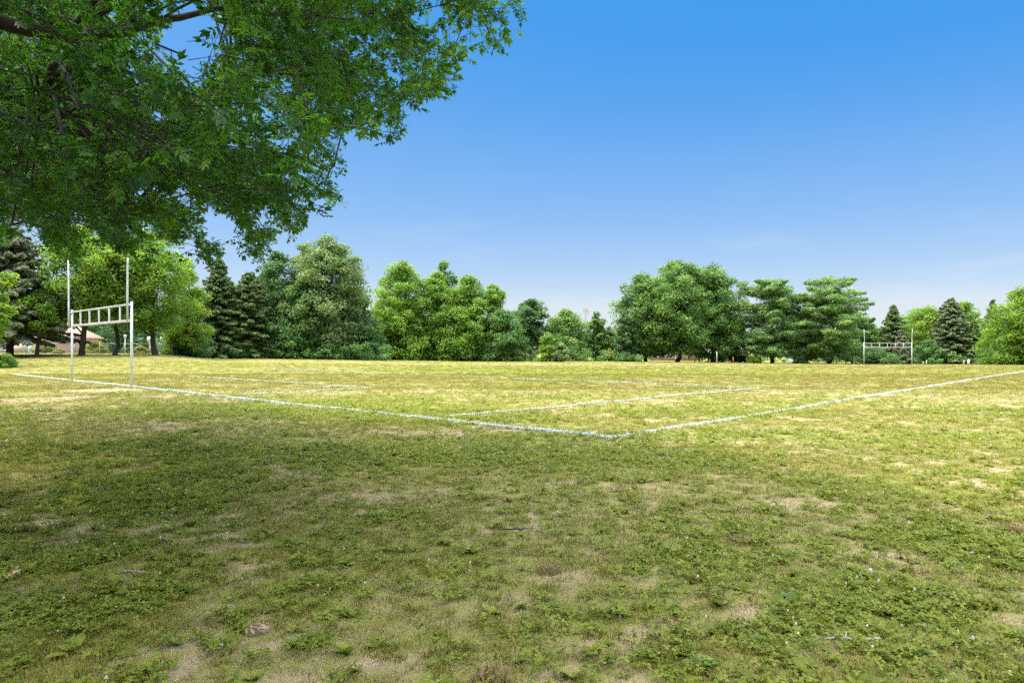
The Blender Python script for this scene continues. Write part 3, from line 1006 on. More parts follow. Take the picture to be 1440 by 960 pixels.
# --- pines
PINE = dict(shape="pine", group=GP, name="pine_tree", aspect=.34, flat=.54, lobk=1.8, lsize=.36, plumes=44, fill=.42)
broadleaf("left white pine with soft layered branches", 1086, 114, 389, 43, "pine", 401, cb=.11, clumps=115, nleaf=110, tr=.3, rcf=(.13, .24), tint0=.42, **PINE)
broadleaf("right and fuller white pine with branches jutting right", 1166, 113, 386, 47, "pine", 402, cb=.10, clumps=120, nleaf=110, tr=.3, rcf=(.13, .24), tint0=.5, **PINE)
broadleaf("dark lower pine behind the left goal post of the far goal", 1198, 120, 436, 26, "pine", 403, cb=.12, clumps=60, nleaf=100, rcf=(.16, .28), tint0=.1, **PINE)
broadleaf("dark low pine standing between the two white pines", 1132, 122, 436, 26, "pine", 404, cb=.12, clumps=60, nleaf=100, rcf=(.16, .28), tint0=.1, **PINE)
broadleaf("small yellow-green shrub under the right white pine", 1126, 112, 493, 12, "mid", 405, "bush", .0, 22, 70, .18, GS, name="shrub", trunk=False, tint0=.7)
broadleaf("low bright shrub between the oaks and the left white pine", 1062, 112, 498, 15, "bright", 406, "bush", .0, 22, 70, .18, GS, name="shrub", trunk=False, tint0=.4)
# --- right end
broadleaf("light green tree between the pines and the far goal", 1224, 128, 452, 26, "bright", 501, "round", .1, 70, 85, .30, GR, tint0=.15)
conifer("grey-green spruce standing behind the far goal", 1256, 122, 429, 33, "spruce", 502, group=GR, tint0=.75, density=1.1, power=.7)
broadleaf("distant dark treetop peeping behind the grey-green spruce", 1275, 132, 439, 12, "deep", 503, "round", .4, 30, 70, .28, GR, tint0=.6)
conifer("small blue spruce behind the right post of the far goal", 1268, 110, 462, 18, "bluespruce", 504, group=GR, tint0=.65, power=.8)
broadleaf("bright yellow-green tree left of the brownish spruce", 1306, 124, 430, 40, "lime", 505, "round", .1, 130, 95, .30, GR, tint0=.6)
broadleaf("bright yellow-green tree behind and right of the brownish spruce", 1356, 126, 424, 32, "lime", 506, "round", .15, 110, 95, .30, GR, tint0=.6)
conifer("tall olive brown spruce in the middle of the right end", 1337, 112, 419, 42, "brownspruce", 507, group=GR, density=1.15, power=.65)
conifer("low dark spruce at the right of the olive brown spruce", 1370, 110, 450, 30, "spruce", 508, group=GR, tint0=.6)
conifer("slim dark spruce with a sharp tip near the right edge", 1396, 112, 421, 29, "brownspruce", 509, group=GR, tint0=.2, density=1.05)
broadleaf("bright green maple cut by the right edge of the photo", 1440, 95, 404, 50, "lime", 510, "skirt", .04, 170, 105, .27, GR, tint0=.55, rcf=(.15, .27))
broadleaf("dark bush under the slim dark spruce", 1392, 108, 488, 30, "deep", 511, "bush", .0, 40, 80, .2, GS, name="bush", trunk=False, tint0=.4)
broadleaf("dark bush below the crossbar of the far goal", 1232, 112, 486, 26, "deep", 512, "bush", .0, 44, 80, .2, GS, name="bush", trunk=False, tint0=.4)
broadleaf("green bush right of the far goal", 1302, 112, 478, 26, "thicket", 513, "bush", .0, 50, 80, .2, GS, name="bush", trunk=False, tint0=.5)


# --- far wood and undergrowth that read as one mass
def woods():
    rng = np.random.default_rng(77)
    px_ = rng.uniform(-500, 1950, 1500)
    yy = rng.uniform(150, 190, 1500)
    hx = (px_ - HX) / F * yy
    hm = np.interp(px_, [-500, 100, 300, 500, 720, 860, 1100, 1440, 1950], [9, 9, 9, 9, 7.5, 5.5, 6.5, 8.5, 9])
    hh = hm * rng.uniform(0, 1, 1500) ** .6 * (.75 + .35 * vnoise(px_ * .035, px_ * 0, 3))
    lf = rng.uniform(size=1500) < .30                      # the nearer wood behind the house
    px_ = np.where(lf, rng.uniform(-150, 300, 1500), px_)
    yy = np.where(lf, rng.uniform(118, 135, 1500), yy)
    hx = (px_ - HX) / F * yy
    hh = np.where(lf, rng.uniform(0, 8.5, 1500), hh)
    c = np.stack([hx, yy, gz(hx, yy) + hh], 1)
    v, q, t = leaf_cloud(c, rng.uniform(1.2, 2.4, 1500), 60, .75, rng, tint0=.5)
    tag(np_mesh("woods", v, q, M["deep"], tint=t), "dark far-off wood closing the view behind the trees", "woods", kind="stuff")
    n = 610
    px_ = np.concatenate([rng.uniform(226, 560, 260), rng.uniform(540, 905, 190), rng.uniform(1190, 1470, 70), rng.uniform(1030, 1240, 90)])
    yy = np.where(px_ < 545, rng.uniform(84, 92, n), rng.uniform(104, 114, n))
    yy[520:] = rng.uniform(122, 135, 90)
    hx = (px_ - HX) / F * yy
    hh = rng.uniform(.1, 1.5, n) * (.6 + .8 * vnoise(px_ * .06, px_ * 0, 8))
    c = np.stack([hx, yy, gz(hx, yy) + hh], 1)
    v, q, t = leaf_cloud(c, rng.uniform(.4, .9, n), 60, .24, rng, tint0=.45)
    tag(np_mesh("undergrowth", v, q, M["thicket"], tint=t), "tangled dark green undergrowth along the foot of the tree line", "undergrowth", kind="stuff")


woods()

# ------------------------------------------------------------------ the big oaks over the camera
CANOPY = np.array([(-60, -40), (732, -40), (735, 15), (740, 48), (722, 88), (700, 70), (668, 72), (645, 92), (641, 130), (606, 128), (588, 142),
                   (572, 175), (552, 206), (530, 196), (522, 172), (494, 178), (480, 205), (489, 238), (476, 262), (484, 294), (455, 290), (432, 300),
                   (430, 318), (410, 344), (388, 330), (384, 362), (362, 372), (352, 392), (342, 372), (347, 335), (338, 318), (322, 300), (300, 298), (292, 318), (312, 352), (296, 378),
                   (262, 352), (240, 374), (212, 368), (188, 372), (160, 344), (132, 352), (104, 396), (84, 356), (62, 344), (30, 346), (-60, 340)], float)
GAPS = [(268, 56, 40, 46), (213, 78, 18, 12), (196, 268, 14, 10), (300, 305, 10, 12), (182, 100, 10, 14), (372, 160, 12, 8), (225, 160, 14, 8), (405, 118, 9, 14), (462, 60, 12, 8), (330, 205, 12, 7), (120, 60, 9, 6), (50, 50, 12, 6), (430, 250, 10, 12), (610, 20, 14, 9), (560, 110, 9, 12), (258, 272, 10, 12), (372, 300, 9, 14), (150, 290, 8, 8), (500, 20, 8, 8), (670, 40, 9, 6), (36, 332, 18, 14), (128, 338, 13, 20), (226, 352, 11, 18), (268, 345, 9, 12), (70, 300, 8, 6), (205, 318, 8, 9), (108, 310, 7, 9)]


def inside(px_, py_, gaps=True):
    """within the leafy outline (points outside the frame count as inside)"""
    x0, y0 = CANOPY[:, 0], CANOPY[:, 1]
    x1, y1 = np.roll(x0, -1), np.roll(y0, -1)
    cr = np.zeros(len(px_), bool)
    for a, b, c, d in zip(x0, y0, x1, y1):
        hit = ((b > py_) != (d > py_)) & (px_ < (c - a) * (py_ - b) / (d - b + 1e-12) + a)
        cr ^= hit
    for gx, gy, rx, ry in (GAPS if gaps else ()):
        cr &= ~(((px_ - gx) / rx) ** 2 + ((py_ - gy) / ry) ** 2 < 1)
    return cr


def clear_of_sky(P, out_ok=True, gaps=True):
    px_, py_ = project(P)
    seen = (P[:, 1] > .6) & (px_ > -50) & (px_ < 1490) & (py_ > -70) & (py_ < 1000)
    ok = inside(px_, py_, gaps)
    return np.where(seen, ok, out_ok), seen


LOBES = [(0, 1.0, .24), (.62, .70, .17), (-.62, .70, .17), (1.0, .52, .15), (-1.0, .52, .15), (1.35, .30, .13), (-1.35, .30, .13)]
LOBE_AT = [.45, .50, .50, .28, .28, .12, .12]


def oak_leaves(c, along, nrm, L, rng):
    """deeply lobed oak leaves: seven narrow lobes fanning off the midrib"""
    n = len(c)
    nrm = unit(nrm)
    t = unit(along - nrm * np.sum(along * nrm, 1)[:, None])
    b = np.cross(nrm, t)
    vs = []
    L = L[:, None]
    for (an, ln, w), s0 in zip(LOBES, LOBE_AT):
        o = c + t * L * (s0 - .1)
        d = t * math.cos(an) + b * math.sin(an)
        e = np.cross(nrm, d)
        l2 = L * ln * .56
        curl = nrm * L * -.10
        m = o + d * l2 * .5
        vs.append(np.stack([o - d * L * .06, m + e * L * w * .5, o + d * l2 + curl, m - e * L * w * .5], 1))
    v = np.stack(vs, 1).reshape(-1, 3)
    return v, np.arange(len(v)).reshape(-1, 4)


def shade_oak(label, tx, ty, R, ctop, seed, n_in, n_out, limbs_hand=(), limb_n=11, low=2.4, r_low=1.0, edge=None, n_edge=0):
    rng = np.random.default_rng(seed)
    root = empty("oak_tree", (tx, ty, 0), label, "tree", "big oaks shading the near turf")
    O = np.array([tx, ty, 0.])
    # trunk
    mb = MB()
    hs = np.array([-.3, 0, .4, 2, 5, 9, ctop * .9])
    mb.tube(np.stack([tx + 0 * hs, ty + 0 * hs, hs], 1) - O, [.75, .62, .48, .40, .32, .2, .04], 12)
    mb.build("trunk", M["bark"], root, smooth=True)
    nodes = []
    limbs = list(limbs_hand)
    for k in range(limb_n):
        h = 2.6 + (ctop - 4.5) * (k + .5) / limb_n
        az = rng.uniform(0, 6.283) if k % 2 else rng.uniform(-1.2, 1.5)
        ln = R * np.interp(h, [2, 4, ctop * .6, ctop], [.95, 1, .8, .25]) * rng.uniform(.8, 1)
        s = np.linspace(0, 1, 9)
        d = np.array([math.cos(az), math.sin(az), 0])
        sd = np.array([-d[1], d[0], 0])
        dz = (.18 * s - .20 * s ** 2.2) * ln if h < 6 else (.35 * s - .18 * s * s) * ln
        p = np.array([tx, ty, h]) + d * (ln * s)[:, None] + sd * (np.cumsum(rng.normal(0, .25, 9)) * s)[:, None]
        p[:, 2] += dz
        limbs.append((p, .09 * (1 - .5 * h / ctop)))
    for p, r0 in limbs:
        p = np.asarray(p, float)
        # resample and stop where the limb would stand in open sky
        s = np.linspace(0, 1, 24)
        pp = np.stack([np.interp(s, np.linspace(0, 1, len(p)), p[:, i]) for i in range(3)], 1)
        pp[1:-1] = (pp[:-2] + 2 * pp[1:-1] + pp[2:]) / 4
        pp[3:] += rng.normal(0, .03, (21, 3))
        ok, _ = clear_of_sky(pp, gaps=False)
        m = len(ok) if ok.all() else int(np.argmin(ok))
        if m < 5:
            continue
        pp = pp[:m]
        b = MB()
        b.tube(pp - O, r0 * (1 - s[:m] * .93), 8)
        b.build("limb", M["bark"], root, smooth=True)
        nodes.append(pp)
    nodes = np.concatenate(nodes)
    # sprays: short drooping branchlets carrying twigs and leaves
    tw = MB()
    LC, LA, LN, LL, LT, LV = [], [], [], [], [], []
    got_in = got_out = got_edge = tries = 0
    while (got_in < n_in or got_out < n_out + n_edge) and tries < 200000:
        tries += 1
        on_edge = edge is not None and rng.uniform() < .5 and got_edge < n_edge
        # a place in the crown: dome with drooping skirt
        zz = low + (ctop - low) * rng.uniform() ** 1.35
        rmax = R * np.interp((zz - low) / (ctop - low), [0, .12, .35, .6, .85, 1], [r_low, 1, .92, .74, .42, .1])
        az = rng.uniform(0, 6.283)
        rr = rmax * rng.uniform() ** .5
        p0 = np.array([tx + math.cos(az) * rr, ty + math.sin(az) * rr, zz])
        if on_edge:  # extra unseen sprays, put in to sharpen the crown's shadow edge on the ground
            ey = rng.uniform(edge[0][1], edge[-1][1])
            zz = rng.uniform(max(5.6, 1.9 + .56 * ey), max(5.6, 1.9 + .56 * ey) + 3.0)
            p0 = np.array([np.interp(ey, [e[1] for e in edge], [e[0] for e in edge]) - .48 * zz - 2.6 * rng.uniform() ** 1.3, ey + .07 * zz, zz])
        if np.linalg.norm(p0 - np.array([0, 0, CAM_H])) < 3.4 or (p0[1] > .3 and p0[1] < 3.6 and abs(p0[0]) < .9 * p0[1] + .4 and p0[2] < 4.2):
            continue
        out = unit(np.array([math.cos(az), math.sin(az), 0]))
        d = unit(out + rng.normal(0, .55, 3) + np.array([0, 0, -.25]))
        ln = rng.uniform(.6, 1.6) * (.55 if on_edge else 1)
        s = np.linspace(0, 1, 7)
        pts = p0 + d * (ln * s)[:, None] + np.array([0, 0, -1.]) * (.28 * ln * s * s)[:, None] + np.cumsum(rng.normal(0, .03, (7, 3)), 0)
        ok, seen = clear_of_sky(pts)
        vis = seen.any()
        if vis and (ok.mean() < .84 or got_in >= n_in):
            continue
        if not vis and not on_edge and (got_out - got_edge >= n_out or rng.uniform() > (1.0 if -5.5 < p0[0] < 3 and -4 < p0[1] < 6.5 else .5 if -10 < p0[0] < 3 and -4 < p0[1] < 5 else .22)):
            continue
        if vis:
            got_in += 1
        else:
            got_out += 1
            got_edge += on_edge
        no = 7 if ok.all() else max(2, int(np.argmin(ok)))
        tw.tube((pts - O)[:no], (.008 * (1 - .8 * s))[:no], 4, cap=False)
        # join to the nearest limb
        dn = np.linalg.norm(nodes - p0, axis=1)
        j = int(np.argmin(dn))
        if dn[j] < 3.2:
            b0 = nodes[j]
            mm = b0 + (p0 - b0) * np.linspace(0, 1, 6)[:, None] + np.array([0, 0, 1.]) * (np.sin(np.linspace(0, math.pi, 6)) * .12 * dn[j])[:, None]
            okj, _ = clear_of_sky(mm)
            if okj.all():
                tw.tube(mm - O, np.linspace(.014 + .004 * dn[j], .008, 6), 5, cap=False)
        ctb = rng.normal(0, .24)
        nt = 9 if vis else 6
        for i in range(nt):
            ct = rng.normal(.40, .15) + ctb
            u = (i + 1) / nt
            b0 = np.array([np.interp(u, s, pts[:, q]) for q in range(3)])
            sd = unit(np.cross(d, rng.normal(0, 1, 3)))
            td = unit(d * .6 + sd * .9 + np.array([0, 0, -.25]))
            tl = rng.uniform(.15, .38)
            if vis and not clear_of_sky((b0 + td * tl)[None])[0][0]:
                continue
            if vis:
                tw.tube(np.stack([b0, b0 + td * tl]) - O, [.0035, .0015], 3, cap=False)
            nl = rng.integers(7, 11) if vis else 5
            f = rng.uniform(.25, 1, nl)
            c = b0 + td * (tl * f)[:, None] + rng.normal(0, .035 if vis else .30, (nl, 3))
            al = td * .7 + rng.normal(0, .55, (nl, 3)) + np.array([0, 0, -.35])
            LC.append(c); LA.append(al)
            LN.append(rng.normal(0, .5, (nl, 3)) + np.array([0, 0, .8]))
            LL.append(rng.uniform(.090, .150, nl) * (1.0 if vis else 1.35))
            LV.append(np.full(nl, vis))
            LT.append(np.clip(ct + rng.normal(0, .18, nl), 0, 1))
    c, a, nr, L, T, LVis = [np.concatenate(q) for q in (LC, LA, LN, LL, LT, LV)]
    ok, seen = clear_of_sky(c)
    big, _ = clear_of_sky(c, gaps=False)
    k = ok | (LVis & ~big & (rng.uniform(size=len(c)) < .45)) | (LVis & big & (rng.uniform(size=len(c)) < .12))
    k &= np.linalg.norm(c - np.array([0, 0, CAM_H]), axis=1) > 3.3
    c, a, nr, L, T = c[k], a[k], nr[k], L[k], T[k]
    v, q = oak_leaves(c - O, a, nr, L, rng)
    np_mesh("crown", v, q, M["oak"], root, tint=np.repeat(T, 28))
    tw.build("twigs", M["twig"], root)
    print("oak", label, len(c), "leaves", got_in, got_out, tries)
    return root


A_X, A_Y = -8.2, 3.2
limbs_A = [
    (np.array([[A_X, A_Y, 5.2], at(60, 62, 6.0), at(180, 40, 7.0), at(330, 8, 8.6), at(470, -20, 10)]), .085),
    (np.array([[A_X, A_Y, 3.4], at(40, 262, 7.2), at(190, 246, 8.4), at(340, 232, 9.6), at(420, 222, 10.5), at(470, 236, 11)]), .075),
    (np.array([[A_X, A_Y, 6.8], at(330, -150, 7.0), at(470, -70, 8.4), at(540, 10, 9.5), at(585, 70, 10.5), at(600, 118, 11.2)]), .10),
    (np.array([[A_X, A_Y, 4.4], at(80, 160, 6.0), at(150, 158, 7.4), at(240, 146, 9.0), at(330, 120, 10)]), .07),
    (np.array([[A_X, A_Y, 6.0], at(300, -60, 7.4), at(420, 20, 9.2), at(480, 90, 10.6), at(520, 140, 11.4), at(545, 190, 12)]), .07),
    (np.array([[A_X, A_Y, 7.5], at(420, -220, 7.5), at(580, -90, 9.2), at(660, 0, 10.4), at(710, 50, 11.2)]), .08),
    (np.array([[A_X, A_Y, 3.6], at(180, 200, 8.0), at(290, 240, 9.2), at(335, 300, 9.8), at(355, 350, 10)]), .05),
]
shade_oak("big oak whose drooping leafy boughs hang over the upper left sky", A_X, A_Y, 10.2, 15.5, 31, 700, 1250, limbs_A, 5, edge=[(2.4, 2.2), (3.2, 3.6), (3.5, 4.8), (3.0, 6.5), (2.4, 8.2), (1.7, 10.5)], n_edge=420)
limbs_B = [
    (np.array([[-17, 13, 4.5], at(20, 300, 15), at(120, 290, 14.5), at(210, 310, 14.5), at(270, 340, 14.5)]), .09),
    (np.array([[-17, 13, 5.5], at(20, 200, 16), at(160, 190, 15.5), at(300, 180, 15)]), .10),
]
shade_oak("second oak behind the boughs with leaves dropping over the goal uprights", -17.0, 13.0, 9.5, 14.5, 32, 250, 260, limbs_B, 5)


# ------------------------------------------------------------------ houses and small things beyond the field
def prism_roof(mb, w, d, z0, h, hip, over=.4):
    W, D = w / 2 + over, d / 2 + over
    v = [[-W, -D, z0], [W, -D, z0], [W, D, z0], [-W, D, z0], [-W + hip, 0, z0 + h], [W - hip, 0, z0 + h],
         [-W, -D, z0 - .16], [W, -D, z0 - .16], [W, D, z0 - .16], [-W, D, z0 - .16]]
    mb.add(v, [[0, 1, 5, 4], [2, 3, 4, 5], [6, 7, 1, 0], [7, 8, 2, 1], [8, 9, 3, 2], [9, 6, 0, 3], [9, 8, 7, 6]], [[1, 2, 5], [3, 0, 4]])


def house(label, px, Y, w, d, wall_h, roof_h, hip, rz, wins, door=None, wallm="brick", roofm="roof", dz=0.0, name="brick_house"):
    x_ = (px - HX) / F * Y
    root = empty(name, (x_, Y, float(gz(x_, Y)) + dz), label, "house", "houses beyond the trees", rz)
    m = MB(); m.box((0, 0, wall_h / 2 - .3), (w, d, wall_h + .6))
    m.build("wall", M[wallm], root)
    m = MB(); prism_roof(m, w, d, wall_h + .163, roof_h, hip)
    m.build("roof", M[roofm], root)
    for (cx, cz, ww, wh) in wins:
        m = MB()
        for (ox, oz, sx, sz) in ((0, wh / 2, ww + .14, .09), (0, -wh / 2, ww + .2, .1), (-ww / 2, 0, .09, wh - .1), (ww / 2, 0, .09, wh - .1), (0, 0, .06, wh - .1)):
            m.box((cx + ox, -d / 2 - .03, cz + oz), (sx, .1, sz))
        f = m.build("window", M["trim"], root)
        m = MB(); m.box((cx, -d / 2 - .012, cz), (ww, .02, wh))
        m.build("pane", M["glass"], f)
    if door:
        cx, ww, wh, mat = door
        m = MB(); m.box((cx, -d / 2 - .03, wh / 2), (ww, .08, wh))
        o = m.build("door", M[mat], root)
        m = MB(); m.box((cx + ww * .4, -d / 2 - .1, wh * .48), (.06, .06, .12))
        m.build("handle", M["galv"], o)
    return root


house("single storey brick house with tan hipped roof behind the left goal post", 60, 96, 11.6, 8, 2.5, 2.75, 3.9, .12,
      [(-2.2, 1.45, 1.5, 1.1), (2.4, 1.45, 1.5, 1.1)], (.3, 1.0, 2.05, "trim"), dz=-.35)
house("red brick house glimpsed under the middle oak", 948, 138, 9, 7, 2.6, 2.2, 3.0, -.1,
      [(-2.6, 1.5, 1.2, 1.2), (2.4, 1.5, 1.2, 1.2)], (.2, 1.0, 2.1, "trim"))
house("small mint green shed glimpsed between the two white pines", 1117, 130, 1.9, 2.0, 1.45, .5, .3, .1,
      [(-.5, 1.0, .4, .4)], (.4, .6, 1.35, "trim"), "mint", "mint", name="shed")

# tan garage wall / gate at the far left and the wire fence
def wire_fence(label, pts, h, mesh_step=.16):
    root = empty("wire_fence", (pts[0][0], pts[0][1], float(gz(*pts[0]))), label, "fence")
    O = np.array(root.location)
    rail, wire = MB(), MB()
    for (a, b) in zip(pts[:-1], pts[1:]):
        a, b = np.array(a), np.array(b)
        za, zb = float(gz(*a)), float(gz(*b))
        A3, B3 = np.array([*a, za + h]), np.array([*b, zb + h])
        rail.tube(np.stack([A3, B3]) - O, .025, 6)
        L = np.linalg.norm(b - a)
        for k in range(int(L / mesh_step)):
            for dr in (-1, 1):
                s0 = (k + .5) * mesh_step
                s1 = s0 + dr * h
                t1 = 1.0
                if s1 < 0 or s1 > L:
                    t1 = (s0 if dr < 0 else L - s0) / h
                    s1 = s0 + dr * h * t1
                p = np.array([*(a + (b - a) * s0 / L), za + (zb - za) * s0 / L + .03])
                q = np.array([*(a + (b - a) * s1 / L), za + (zb - za) * s1 / L + .03 + (h - .03) * t1])
                wire.tube(np.stack([p, q]) - O, .004, 3, cap=False)
    rail.build("rail", M["galv"], root)
    wire.build("wire_mesh", M["galv"], root)
    for p in pts:
        m = MB()
        z_ = float(gz(*p))
        m.tube(np.array([[p[0], p[1], z_ - .3], [p[0], p[1], z_ + h + .12]]) - O, .035, 8)
        m.build("post", M["galv"], root)
    return root


fy = 75
wire_fence("grey wire mesh fence with thin posts in front of the brick house", [((p - HX) / F * fy, fy) for p in (-20, 16, 41, 75, 105, 140, 175, 210, 242)], 1.15)
gx = (27 - HX) / F * 77
g = empty("gate", (gx, 77, float(gz(gx, 77))), "pale tan board gate beside the leftmost trunk", "gate")
m = MB(); m.box((0, 0, .62), (1.7, .05, 1.1)); m.build("panel", M["tan"], g)
for sx_ in (-.9, .9):
    m = MB(); m.box((sx_, 0, .65), (.09, .09, 1.5)); m.build("post", M["wood"], g)


def lamp_post(label, px, Y, top):
    x_ = (px - HX) / F * Y
    z0 = float(gz(x_, Y))
    h = CAM_H + (HY - top) / F * Y - z0
    r = empty("lamp_post", (x_, Y, z0), label, "lamp post", "white lamp posts behind the fence")
    m = MB(); m.tube([[0, 0, -.2], [0, 0, h - .42]], .04, 8); m.build("pole", M["white"], r)
    m = MB(); m.tube([[0, 0, h - .42], [0, 0, h - .36], [0, 0, h - .08]], [.08, .13, .17], 6)
    l = m.build("lantern", M["white"], r)
    m = MB(); m.tube([[0, 0, h - .08], [0, 0, h - .05], [0, 0, h + .03]], [.22, .18, .03], 6); m.build("cap", M["white"], l)
    return r


lamp_post("white lamp post seen inside the goal left of the right post", 176, 84, 471)
lamp_post("white lamp post right of the leaning tree trunk", 227, 84, 474)
x_ = (211 - HX) / F * 85
b = empty("birdhouse", (x_, 85, float(gz(x_, 85))), "small white gabled box on a pole behind the leaning tree", "birdhouse")
m = MB(); m.tube([[0, 0, -.2], [0, 0, 1.35]], .04, 8); m.build("pole", M["white"], b)
m = MB(); m.box((0, 0, 1.58), (.42, .36, .46)); m.build("box", M["white"], b)
m = MB(); prism_roof(m, .42, .36, 1.975 - .16 + .002, .26, .0, .06); m.build("roof", M["trim"], b)


def post(label, px, Y, top, mat, r=.06):
    x_ = (px - HX) / F * Y
    z0 = float(gz(x_, Y))
    h = CAM_H + (HY - top) / F * Y - z0
    m = MB()
    m.tube([[0, 0, -.2], [0, 0, h - .04], [0, 0, h]], [r, r, r * .5], 8)
    o = m.build("post", M[mat], None)
    o.location = (x_, Y, z0)
    return tag(o, label, "post", "posts at the far field edge")


post("slim white post under the right big oak", 1008, 108, 494, "white", .07)
post("short red post in the shade between the oaks and the left pine", 1031, 110, 502, "redpaint", .10)
post("short white post just right of the far goal", 1303, 108, 506, "white")
post("shorter white post between the far goal and the other white post", 1298, 109, 508, "white")
post("pale stubby post under the low dark spruce", 1355, 106, 506, "stone", .11)
post("wider pale stubby post right of the first one under the dark spruce", 1362, 106, 505, "stone", .17)
y_ = 112
p0, p1 = ((1176 - HX) / F * y_, y_), ((1216 - HX) / F * y_, y_)
r = empty("rail_fence", (*p0, float(gz(*p0))), "low weathered wooden rail fence under the right white pine", "fence")
L = p1[0] - p0[0]
for k in range(4):
    m = MB(); m.box((L * k / 3, 0, .35), (.12, .12, 1.0)); m.build("post", M["wood"], r)
for zz in (.38, .72):
    m = MB(); m.box((L / 2, -.085, zz), (L, .045, .13)); m.build("rail", M["wood"], r)


# ------------------------------------------------------------------ small things in the near turf
def on_turf(px, py):
    x_, y_ = ground_px(px, py)
    return x_, y_, float(gsurf(x_, y_))


def brown_tuft(label, px, py, n, spread, h, seed):
    x_, y_, z_ = on_turf(px, py)
    rng = np.random.default_rng(seed)
    v, q, t, ti = blades(n, spread, h * .5, h, .0045, 1.0, rng)
    o = np_mesh("grass_tuft", v, [q, t], M["browntuft"], tint=ti)
    o.location = (x_, y_, z_)
    return tag(o, label, "grass tuft", "rusty grass tufts in the turf")


brown_tuft("rusty brown grass tuft in the sunlit turf at the right edge", 1428, 748, 260, .13, .09, 1)
brown_tuft("brown grass tuft alone in the shade right of centre", 1037, 764, 170, .09, .075, 2)
brown_tuft("rusty grass tuft beside a bare soil patch in the middle", 775, 806, 210, .09, .07, 3)
brown_tuft("tall rusty grass tuft at the bottom edge of the photo", 690, 968, 240, .08, .10, 4)


def weed(label, px, py, n, L, seed, wide=.30):
    x_, y_, z_ = on_turf(px, py)
    rng = np.random.default_rng(seed)
    V_, Q, n0, T = [], [], 0, []
    for k in range(n):
        az = k * 2.4 + rng.normal(0, .2)
        d = np.array([math.cos(az), math.sin(az), 0])
        sd = np.array([-d[1], d[0], 0])
        l = L * rng.uniform(.65, 1.1)
        el = rng.uniform(.5, 1.25)
        s = np.linspace(0, 1, 6)
        w = l * wide * np.array([.12, .35, .75, 1, .75, .05]) * .5
        c = d * (l * s * math.cos(el) + .25 * l * s * s)[:, None]
        c[:, 2] = l * (math.sin(el) * s - .35 * s * s)
        up = np.array([0, 0, 1.])
        rows = np.stack([c - sd * w[:, None] + up * (w * .35)[:, None], c, c + sd * w[:, None] + up * (w * .35)[:, None]], 1)
        V_.append(rows.reshape(-1, 3))
        Q.append(np.array([[i * 3 + j, i * 3 + j + 1, i * 3 + j + 4, i * 3 + j + 3] for i in range(5) for j in range(2)]) + n0)
        n0 += 18
        T += [rng.uniform()] * 18
    o = np_mesh("weed", np.concatenate(V_), np.concatenate(Q), M["weed"], tint=np.array(T), smooth=True)
    o.location = (x_, y_, z_ - .005)
    return tag(o, label, "weed", "broad leaved weeds in the near turf")


weed("largest upright broad leaved weed near the bottom edge", 984, 938, 12, .085, 1)
weed("smaller broad leaved weed just above the largest one", 957, 892, 8, .07, 2)
weed("broad leaved weed right of the stick", 1292, 922, 9, .07, 3, .45)
weed("small bright weed left of the stick", 1063, 906, 7, .075, 4)
weed("low broad leaved weed near the brown oak leaf", 415, 912, 9, .08, 5, .4)
weed("bright weed in the turf at the middle right above the stick", 1110, 845, 8, .08, 6, .4)


def dead_leaf(label, px, py, L, seed, rz):
    x_, y_, z_ = on_turf(px, py)
    rng = np.random.default_rng(seed)
    v, q = oak_leaves(np.zeros((1, 3)), np.array([[math.cos(rz), math.sin(rz), .15]]), np.array([[.1, -.45, .9]]), np.array([L]), rng)
    v2, q2 = oak_leaves(np.array([[.25 * L, .12 * L, .01]]), np.array([[math.cos(rz + .8), math.sin(rz + .8), .3]]), np.array([[-.3, -.3, .9]]), np.array([L * .7]), rng)
    m = MB(); m.add(v, q); m.add(v2, q2)
    o = m.build("fallen_leaf", M["deadleaf"])
    o.location = (x_, y_, z_ + .035)
    sm = o.modifiers.new("thickness", "SOLIDIFY")
    sm.thickness = .0012
    return tag(o, label, "leaf", "brown fallen oak leaves")


dead_leaf("curled orange brown oak leaf on bare soil at the lower left", 345, 896, .13, 1, .3)
dead_leaf("brown leaf lying at the left edge above the bottom corner", 9, 820, .10, 2, 1.2)
dead_leaf("pale brown leaf in the turf below the near corner of the lines", 922, 650, .13, 3, .1)


def stick(label, px0, py0, px1, py1, r):
    a, b = np.array(on_turf(px0, py0)), np.array(on_turf(px1, py1))
    rng = np.random.default_rng(int(px0))
    s = np.linspace(0, 1, 7)
    p = a + (b - a) * s[:, None] + rng.normal(0, .004, (7, 3)) + np.array([0, 0, .03])
    m = MB(); m.tube(p - a, r * np.linspace(.7, 1, 7), 7)
    mt = M["bark"] if "dark" in label else M["stick"]
    br = p[3] - a
    m.tube([br, br + np.array([.03, .05, .01])], [r * .6, r * .3], 5)
    o = m.build("stick", mt, smooth=True)
    o.location = a
    return tag(o, label, "stick", "sticks lying in the turf")


stick("straight pale stick lying in the turf at the lower right", 1136, 906, 1236, 910, .007)
stick("thin dark twig on the bare soil patch in the middle", 706, 750, 738, 748, .007)
stick("thin tan stalk lying in the turf at the lower left", 172, 808, 204, 811, .004)

# ------------------------------------------------------------------ light, sky, camera
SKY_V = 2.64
SUN_EL, SUN_AZ = math.radians(64), (-.98, -.14)           # direction towards the sun, on the ground plane
az = np.array(SUN_AZ) / np.linalg.norm(SUN_AZ)
sd = Vector((az[0] * math.cos(SUN_EL), az[1] * math.cos(SUN_EL), math.sin(SUN_EL)))
sl = bpy.data.lights.new("sun", "SUN")
sl.energy = 2.1
sl.angle = math.radians(1.0)
sl.color = (1.0, .96, .90)
so = bpy.data.objects.new("sun", sl)
so.rotation_euler = sd.to_track_quat("Z", "Y").to_euler()
so.location = sd * 60
COL.objects.link(so)

